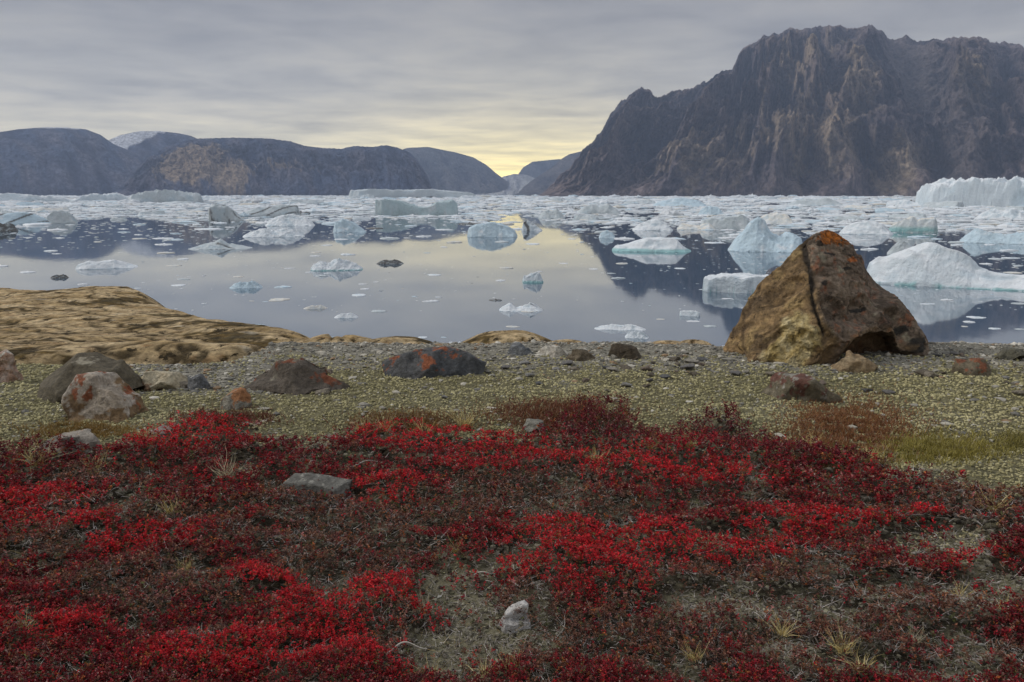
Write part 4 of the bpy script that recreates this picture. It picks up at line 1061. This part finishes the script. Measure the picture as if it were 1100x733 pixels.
berg((782, 862, 234, 271), [(0, 0), (.08, .25), (.18, .45), (.3, .85), (.38, 1), (.47, .88), (.56, .55), (.66, .48), (.75, .55), (.85, .5), (.95, .35), (1, 0)], 'pale blue craggy iceberg with a pyramid peak, left of the great boulder', 606, 0.7, 0.7, 'blue', 0.06)
berg((755, 832, 291, 315), [(0, 0), (.02, .72), (.1, .8), (.3, .95), (.6, 1), (.9, .95), (1, 0)], 'flat topped white ice block with a steep grey blue side, half behind the great boulder', 607, 0.6, 0.10, 'white', 0.03, tealw=0.12)
berg((750, 806, 230, 247), [(0, 0), (.1, .6), (.3, .75), (.6, .85), (.85, 1), (.95, .6), (1, 0)], 'grey blue wedge iceberg behind the pyramid iceberg', 608, 0.5, 0.3, 'grey', 0.04)
berg((812, 853, 228, 241), dome, 'cream low dome iceberg above the pyramid iceberg', 609, 0.6, 0.6, 'cream', 0.04)
berg((679, 723, 234, 248), [(0, 0), (.15, .45), (.4, .8), (.55, 1), (.8, .6), (1, 0)], 'white low peaked iceberg in the dark reflection of the mountain', 610, 0.6, 0.7, 'white', 0.04)
berg((657, 742, 254, 271), [(0, 0), (.06, .35), (.2, .45), (.45, .95), (.6, 1), (.8, .9), (.9, .3), (1, 0)], 'long white floe with a green underside at its left end', 611, 0.6, 0.5, 'white', 0.02, tealw=0.28)
berg((727, 769, 238, 247), [(0, 0), (.15, .9), (.35, .6), (.6, .5), (.8, 1), (1, 0)], 'two humped cream iceberg right of the low peaked one', 612, 0.5, 0.6, 'cream', 0.03)
berg((643, 661, 247, 256), dome, 'small blue white ice lump at the edge of the mountain reflection', 613, 0.7, 0.7, 'blue', 0.08)
berg((618, 668, 218, 230), low, 'long grey iceberg below the foot of the mountain', 614, 0.5, 0.4, 'grey', 0.04)
berg((502, 556, 238, 255), [(0, 0), (.04, .6), (.2, .9), (.45, 1), (.65, .92), (.85, .6), (.95, .4), (1, 0)], 'rounded blue grey iceberg with fanned grooves in the middle of the fjord', 615, 0.6, 0.5, 'blue', 0.025)
berg((560, 583, 235, 248), [(0, .0), (.1, .9), (.3, 1), (.6, .6), (1, 0)], 'dark streaked tilted ice fin right of the rounded blue grey iceberg', 616, 0.5, 0.6, 'white', 0.05, dirt=0.45)
berg((578, 607, 224, 235), low, 'grey rough ice lump behind the dark streaked fin', 617, 0.6, 0.6, 'grey', 0.08, dirt=0.15)
berg((404, 492, 213, 232), [(0, 0), (.01, .95), (.15, 1), (.3, .9), (.5, .55), (.62, .5), (.75, .8), (.93, 1), (.98, .8), (1, 0)], 'long pale teal ice slab with a dip in the middle', 618, 0.3, 0.10, 'teal', 0.02)
berg((375, 520, 203, 213), [(0, 0), (.02, .85), (.2, 1), (.4, .85), (.6, .95), (.85, .6), (1, 0)], 'very long low grey ice wall under the middle hills', 619, 0.2, 0.16, 'grey', 0.06)
berg((358, 394, 235, 250), [(0, 0), (.08, .75), (.3, 1), (.6, .75), (.8, .4), (1, 0)], 'rounded blue white iceberg left of the teal slab reflection', 620, 0.6, 0.6, 'blue', 0.04)
berg((334, 390, 277, 291), [(0, 0), (.08, .5), (.2, .75), (.32, .6), (.5, 1), (.7, .8), (.85, .6), (1, 0)], 'white knobbly ice floe alone in the calm water left of the middle', 621, 0.5, 0.7, 'white', 0.10, tealw=0.12)
berg((404, 434, 279, 284), low, 'cluster of dark dirty ice right of the white knobbly floe', 622, 0.5, 0.8, 'dark', 0.18, name='ice_floe', cat='ice floe')
berg((225, 262, 219, 238), [(0, 0), (.03, .8), (.2, 1), (.5, .95), (.75, .5), (1, 0)], 'grey ice block with a black left edge beside the black banded iceberg', 623, 0.6, 0.3, 'grey', 0.04, dirt=0.35)
berg((256, 322, 219, 233), [(0, 0), (.1, .3), (.35, .8), (.5, .75), (.7, 1), (.95, .9), (1, 0)], 'tilted grey iceberg crossed by black bands', 624, 0.5, 0.4, 'grey', 0.03, bands=1.4)
berg((286, 338, 230, 243), dome, 'white low mound of ice in front of the black banded iceberg', 625, 0.6, 0.8, 'white', 0.06)
berg((262, 327, 245, 255), low, 'long white crumbly floe in the dark hill reflection', 626, 0.4, 0.7, 'white', 0.10)
berg((204, 270, 256, 268), [(0, 0), (.2, .35), (.35, .6), (.5, 1), (.62, .5), (.8, .3), (1, 0)], 'grey green floe with a dark left tip in front of the tan cliff reflection', 627, 0.5, 0.8, 'grey', 0.05, dirt=0.3)
berg((85, 146, 277, 289), [(0, 0), (.06, .55), (.2, .9), (.4, .8), (.62, 1), (.8, .55), (1, 0)], 'smooth long white floe at the edge of the hill reflection on the left', 628, 0.45, 0.6, 'white', 0.02)
berg((-20, 53, 227, 241), [(0, .5), (.3, .8), (.6, 1), (.8, .7), (1, 0)], 'arched blue grey iceberg with dark stripes at the left edge', 629, 0.5, 0.5, 'blue', 0.02, bands=0.9)
berg((50, 82, 226, 240), dome, 'grey rounded iceberg touching the arched one at the left', 630, 0.5, 0.6, 'grey', 0.05, dirt=0.2)
berg((-8, 18, 239, 249), low, 'dark dirty ice lump at the left edge of the view', 631, 0.6, 0.7, 'dark', 0.15)
berg((139, 217, 205, 218), [(0, 0), (.1, .6), (.3, .9), (.5, 1), (.75, .8), (.95, .7), (1, 0)], 'grey green jagged ice ridge below the tan cliff', 632, 0.35, 0.3, 'grey', 0.10)
berg((80, 142, 207, 216), low, 'white far ice bank below the left hill', 633, 0.3, 0.3, 'white', 0.08)
berg((-10, 72, 208, 217), [(0, .8), (.3, 1), (.6, .7), (.9, .5), (1, 0)], 'white far ice bank at the left edge under the hill', 634, 0.3, 0.3, 'white', 0.08)
berg((247, 282, 301, 310), low, 'pale blue flat floe alone in the calm water', 635, 0.5, 0.8, 'blue', 0.10, name='ice_floe', cat='ice floe')
berg((55, 73, 295, 299), low, 'small dark lumpy ice left in the calm water', 636, 0.6, 0.8, 'dark', 0.2, name='ice_floe', cat='ice floe')
berg((561, 584, 291, 304), [(0, 0), (.1, .6), (.4, .8), (.8, 1), (.9, .5), (1, 0)], 'white ice lump with a sharp tip and a dark stone like end', 637, 0.6, 0.7, 'white', 0.1, tealw=0.25, name='ice_floe', cat='ice floe')
berg((536, 583, 323, 335), [(0, .1), (.1, .5), (.25, .9), (.4, .3), (.55, .5), (.7, 1), (.85, .6), (1, 0)], 'white floe with two small peaks joined by a dirty saddle', 638, 0.5, 0.8, 'white', 0.05, dirt=0.22, name='ice_floe', cat='ice floe')
berg((638, 694, 347, 355), low, 'long thin white floe in the calm water left of the great boulder', 639, 0.3, 0.7, 'white', 0.05, name='ice_floe', cat='ice floe')
berg((671, 697, 355, 364), low, 'small lumpy white floe just below the long thin floe', 640, 0.6, 0.8, 'white', 0.15, name='ice_floe', cat='ice floe')
berg((730, 752, 333, 340), tab, 'small white tablet floe left of the great boulder', 641, 0.5, 0.5, 'white', 0.05, name='ice_floe', cat='ice floe')
berg((476, 505, 366, 375), low, 'white lumpy floe showing over the dark slate rock', 642, 0.5, 0.8, 'white', 0.12, name='ice_floe', cat='ice floe')
berg((343, 367, 361, 369), low, 'blue white lumpy floe close to the shore on the left', 643, 0.6, 0.8, 'blue', 0.12, name='ice_floe', cat='ice floe')
berg((359, 385, 335, 342), low, 'flat white floe with a raised left end in the calm water', 644, 0.5, 0.7, 'white', 0.05, name='ice_floe', cat='ice floe')
berg((377, 408, 367, 371), low, 'thin white sliver of ice near the shore', 645, 0.3, 0.6, 'white', 0.03, name='ice_floe', cat='ice floe')
berg((326, 352, 327, 332), low, 'thin floe with a dark underside line in the calm water', 646, 0.3, 0.6, 'cream', 0.03, dirt=0.2, name='ice_floe', cat='ice floe')
berg((1035, 1110, 242, 262), [(0, 0), (.1, .4), (.25, .8), (.4, .5), (.6, .45), (.85, .6), (1, 0)], 'blue white iceberg with a rounded left hump behind the large white iceberg', 647, 0.5, 0.6, 'blue', 0.05)
berg((480, 510, 365, 366), low, 'x', 1) if False else None
berg((700, 760, 213, 222), dome, 'pale blue smooth iceberg in the pack ice under the mountain', 648, 0.5, 0.6, 'blue', 0.05)
berg((845, 905, 212, 221), low, 'grey white flat iceberg in the pack ice above the great boulder', 649, 0.4, 0.5, 'grey', 0.04)
berg((750, 778, 222, 231), dome, 'small blue rounded iceberg left of the cream dome', 650, 0.5, 0.6, 'blue', 0.08)
berg((1050, 1100, 224, 236), low, 'white rubble berg in front of the long ice wall', 651, 0.4, 0.6, 'white', 0.10)

NICK = {602: 'largest white iceberg', 604: 'smooth white dome iceberg', 605: 'turquoise footed iceberg', 606: 'pyramid iceberg', 607: 'flat topped ice block', 608: 'grey blue wedge iceberg', 610: 'low peaked iceberg',
        611: 'green underside floe', 615: 'rounded grooved iceberg', 618: 'pale teal slab', 620: 'rounded blue white iceberg', 621: 'white knobbly floe', 622: 'dark dirty ice cluster', 624: 'black banded iceberg',
        626: 'long crumbly floe', 627: 'grey green dark tipped floe', 628: 'smooth long white floe', 629: 'arched striped iceberg', 635: 'pale blue flat floe', 636: 'dark lumpy ice', 637: 'sharp tipped ice lump',
        638: 'two peaked floe', 639: 'long thin white floe', 641: 'small tablet floe', 642: 'lumpy floe over the slate rock', 644: 'flat raised end floe', 601: 'long serrated ice wall', 609: 'cream dome iceberg', 614: 'long grey iceberg'}
MARKS = [(b[0], b[1], NICK[sd__]) for (b, sd__) in [((c[0], c[1]), 600 + 0) for c in []]]
_order = [601, 602, 603, 604, 605, 606, 607, 608, 609, 610, 611, 612, 613, 614, 615, 616, 617, 618, 619, 620, 621, 622, 623, 624, 625, 626, 627, 628, 629, 630, 631, 632, 633, 634, 635, 636, 637, 638, 639, 640, 641, 642, 643, 644]
for c_, sd__ in zip(LAND, _order):
    if sd__ in NICK: MARKS.append((c_[0], c_[1], NICK[sd__]))
# middling bergs locked in the pack
r = np.random.default_rng(745)
kinds = []
for k_ in range(7):
    pf = [(0, 0)] + [(u_, float(r.uniform(0.35, 1))) for u_ in (0.06, .2, .38, .55, .72, .92)] + [(1, 0)]
    LAND_n = len(LAND); kinds.append((berg((500, 540, 224, 232), pf, 'x', 660 + k_, 0.5, 0.5, ['grey', 'white', 'blue', 'cream', 'grey', 'white', 'grey'][k_], 0.07, dirt=0.12 if k_ in (3, 6) else 0), k_))
KN = ['grey rough', 'white rough', 'blue shaded', 'cream stained', 'ash grey', 'bright white', 'grey dirty']
base_d = math.hypot(*[float(t) for t in at(520, 232, 0.0)])
spots = []
while len(spots) < 46:
    px_ = r.uniform(-40, 1140); py_ = 212.5 + 27 * r.uniform() ** 1.5
    if all(abs(px_ - q_[0]) > 26 or abs(py_ - q_[1]) > 4.5 for q_ in spots) and not any(abs(px_ - c_[0]) < 40 and abs(py_ - c_[1]) < 6 for c_ in LAND[:50]): spots.append((px_, py_))
for i_, (px_, py_) in enumerate(spots):
    o0, k_ = kinds[i_ % 7]
    o = o0 if i_ < 7 else o0.copy()
    if i_ >= 7: COL.objects.link(o)
    x_, y_ = [float(t) for t in at(px_, py_, 0.0)]; sc_ = math.hypot(x_, y_) / base_d * r.uniform(0.45, 1.0) * np.interp(py_, [212, 222, 240], [0.75, 1.0, 0.8])
    o.location = (x_, y_, 0); o.scale = (sc_ * (1 if r.uniform() < .5 else -1), sc_, sc_ * r.uniform(0.55, 1.0)); o.rotation_euler = (0, 0, -math.atan2(x_, y_) + r.normal(0, .2))
    o['label'] = near_label(px_, py_, '%s ice hump in the pack,' % KN[k_], MARKS); o['category'] = 'iceberg'; o['group'] = 'ice humps in the pack'

# floe shapes shared by the many small pieces


def floe_mesh(seed, rings=5, spk=16, tone=0):
    r = np.random.default_rng(seed); a = np.arange(spk) / spk * 2 * np.pi
    out = 1 + 0.9 * fbm(np.cos(a) * 1.6, np.sin(a) * 1.6, seed=seed, oct=4, gain=0.65)
    rad = np.concatenate([[1.02, 1.0], np.linspace(0.93, 0.18, rings)])
    V = []; C = []
    for k_, rr in enumerate(rad):
        x = 0.5 * rr * out * np.cos(a); y = 0.32 * rr * out * np.sin(a)
        nz_ = fbm(x * 5, y * 5, oct=3, seed=seed + 4) * 0.6 + 0.5
        z = np.full(spk, -0.06) if k_ == 0 else (0.018 + (1 - rr) ** 0.35 * 0.10 * np.clip(nz_, 0.1, 1.6) ** 1.5 * (1 if k_ > 1 else 0))
        V += list(np.stack([x, y, z], -1))
    V += [np.array([0, 0, 0.09 * (0.4 + (seed * 37 % 10) / 10)])]
    V = np.array(V); nr = len(rad)
    idx = np.arange(nr * spk).reshape(nr, spk); nx = np.roll(idx, -1, 1)
    Fc = np.stack([idx[:-1], nx[:-1], nx[1:], idx[1:]], -1).reshape(-1, 4)
    T = np.concatenate([Fc[:, [0, 1, 2]], Fc[:, [0, 2, 3]], np.stack([idx[-1], nx[-1], np.full(spk, nr * spk)], -1)], 0)
    n5 = fbm(V[:, 0] * 4, V[:, 1] * 4, V[:, 2] * 9, oct=4, seed=seed + 9)
    tones = [(WHITE, BLUE), (WHITE * 0.95, WHITE * 0.85), (BLUE, WHITE), (GREY, WHITE * 0.8), (DIRT * 1.3, GREY * 0.8), (L(0.7, 0.67, 0.6), GREY)]
    c = lerp(tones[tone][0], tones[tone][1], sstep(-0.1, 0.5, n5))
    return V, T, c


TN = [0, 1, 2, 0, 1, 3, 5, 4, 0, 2]
FL = [floe_mesh(700 + k_, tone=TN[k_]) for k_ in range(10)]
FM = [mesh_np('ice_floe', V, T, c, M_ice, True) for (V, T, c) in FL]
ADJ = ['white blue shaded', 'plain white', 'pale blue', 'white hummocky', 'clean white', 'grey', 'cream stained', 'dark dirty', 'bright white', 'icy blue']


def dens(px, py):
    """how crowded the ice is at a point of the water (0..1)"""
    n = fbm(px / 60, py / 9, oct=4, seed=720, gain=0.6)
    lim_ = np.interp(px, [-200, 0, 250, 400, 500, 560, 600, 640, 700, 800, 950, 1100, 1300], [238, 238, 240, 236, 237, 233, 236, 242, 246, 250, 250, 250, 250])
    full = sstep(6, -8, py - lim_ - 14 * n)
    lim2 = np.interp(px, [-200, 0, 250, 400, 500, 600, 640, 700, 800, 950, 1100, 1300], [262, 262, 262, 258, 250, 250, 268, 290, 300, 320, 330, 330])
    some = sstep(14, -14, py - lim2 - 10 * n)
    return full, some


# the 230 biggest loose floes are things of their own
r = np.random.default_rng(750); placed = 0; tries = 0
while placed < 262 and tries < 20000:
    tries += 1
    px_ = r.uniform(-60, 1160); py_ = 236 + (385 - 236) * r.uniform(0, 1) ** 1.5
    fu, sm = dens(np.array([px_]), np.array([py_])); sm = float(sm[0])
    if r.uniform() > 0.55 + 0.45 * sm: continue
    wpx = (r.uniform(6, 19) if sm < 0.3 else r.uniform(7, 24)) * (1.25 if r.uniform() < 0.15 else 1) * np.interp(py_, [236, 300, 380], [1, 0.85, 0.95])
    x_, y_ = [float(t) for t in at(px_, py_, 0.0)]; w_ = wpx / F * y_
    q = int(r.integers(0, 10))
    if q == 7 and r.uniform() < 0.5: q = 1
    zone = 'calm open water' if sm < 0.3 else ('dark reflection on the right' if px_ > 600 else 'dark hill reflection on the left')
    o = link('ice_floe', FM[q], near_label(px_, py_, ('tiny ' if wpx < 8 else ('small ' if wpx < 14 else 'mid sized ')) + ADJ[q] + ' floe', MARKS), 'ice floe', '%s floes in the %s' % (ADJ[q], zone))
    o.location = (x_, y_, 0.0); o.rotation_euler = (0, 0, r.normal(0, 0.35) + (math.pi if r.uniform() < .5 else 0)); o.scale = (w_, w_ * r.uniform(0.7, 1.5), w_ * r.uniform(0.6, 1.5)); placed += 1

# everything else: brash and pack ice, past counting
r = np.random.default_rng(760)
Vs, Ts, Cs = [], [], []; off = 0
n = 30000
px = r.uniform(-250, 1350, n)
t = r.uniform(0, 1, n)
py = 209.6 + 2.5 * t + (335 - 212) * t ** 3.2
fu, sm = dens(px, py)
gap = sstep(0.05, 0.3, fbm(px / 45, py / 3.5, oct=4, seed=733)) * sstep(212, 218, py)
kp = r.uniform(0, 1, n) < np.clip((1.0 * fu + 0.5 * sm) * (1 - 0.75 * gap) + 0.06, 0, 1)
px, py = px[kp], py[kp]; fu = fu[kp]; sm = sm[kp]
x, y = at(px, py, 0.0); dd = np.hypot(x, y)
kp = dd < 4600; x, y, px, py, dd, fu, sm = x[kp], y[kp], px[kp], py[kp], dd[kp], fu[kp], sm[kp]
wp = np.where(fu > 0.5, r.uniform(4, 14, len(x)) * (1 + 0.9 * (r.uniform(0, 1, len(x)) < 0.12)), r.uniform(1.2, 5, len(x)))
small = py > 262; wp = np.where(small, r.uniform(1, 3.5, len(x)), wp)
w = wp / F * dd
w = np.minimum(w, 40)
tt = r.choice(10, len(x), p=[.17, .18, .07, .16, .14, .07, .05, .01, .12, .03])
for k_ in range(10):
    i = np.where(tt == k_)[0]; V, T, c = FL[k_]
    a = r.uniform(0, 6.28, len(i)); ca, sa = np.cos(a)[:, None], np.sin(a)[:, None]
    hz = r.uniform(0.5, 1.6, len(i)) * (1 + 1.3 * (r.uniform(0, 1, len(i)) < 0.08)) * np.interp(dd[i], [0, 300, 1500, 4000], [0.8, 1.0, 1.0, 0.8])
    X = V[None, :, 0] * w[i][:, None]; Y = V[None, :, 1] * (w[i] * r.uniform(0.8, 1.7, len(i)))[:, None]
    A = np.stack([X * ca - Y * sa + x[i][:, None], X * sa + Y * ca + y[i][:, None], V[None, :, 2] * (w[i] * hz)[:, None]], -1).reshape(-1, 3)
    Vs.append(A); Ts.append((T[None] + (np.arange(len(i)) * len(V))[:, None, None]).reshape(-1, 3) + off); off += len(A)
    Cs.append((c[None] * r.uniform(0.82, 1.05, len(i))[:, None, None]).reshape(-1, 3))
me = mesh_np('pack_ice', np.concatenate(Vs), np.concatenate(Ts), np.concatenate(Cs), M_ice, False)
link('pack_ice', me, 'crowded white and grey brash ice and small bergs filling the far fjord', 'pack ice', kind='stuff')
print('pack pieces', len(x), 'faces', sum(len(t) for t in Ts))

# ------------------------------------------------------------------ haze: one closed box of thin air
hx, hy0, hy1, hz0, hz1 = 7600, -3000, 9800, -9.0, 1180.0
V = np.array([(sx, sy, sz) for sz in (hz0, hz1) for (sx, sy) in ((-hx, hy0), (hx, hy0), (hx, hy1), (-hx, hy1))])
Fq = np.array([[0, 3, 2, 1], [4, 5, 6, 7], [0, 1, 5, 4], [1, 2, 6, 5], [2, 3, 7, 6], [3, 0, 4, 7]])
hm = bpy.data.materials.new('haze'); hm.use_nodes = True; hm.node_tree.nodes.clear(); N = NT(hm.node_tree)
vol = N.n('ShaderNodeVolumePrincipled', {'Color': (0.56, 0.70, 1.0, 1), 'Density': 9.5e-5, 'Anisotropy': 0.0})
oo = N.n('ShaderNodeOutputMaterial'); hm.node_tree.links.new(vol.outputs[0], oo.inputs['Volume'])
link('haze', mesh_np('haze', V, Fq, None, hm), 'thin blue air haze over the whole fjord', 'haze', kind='stuff')
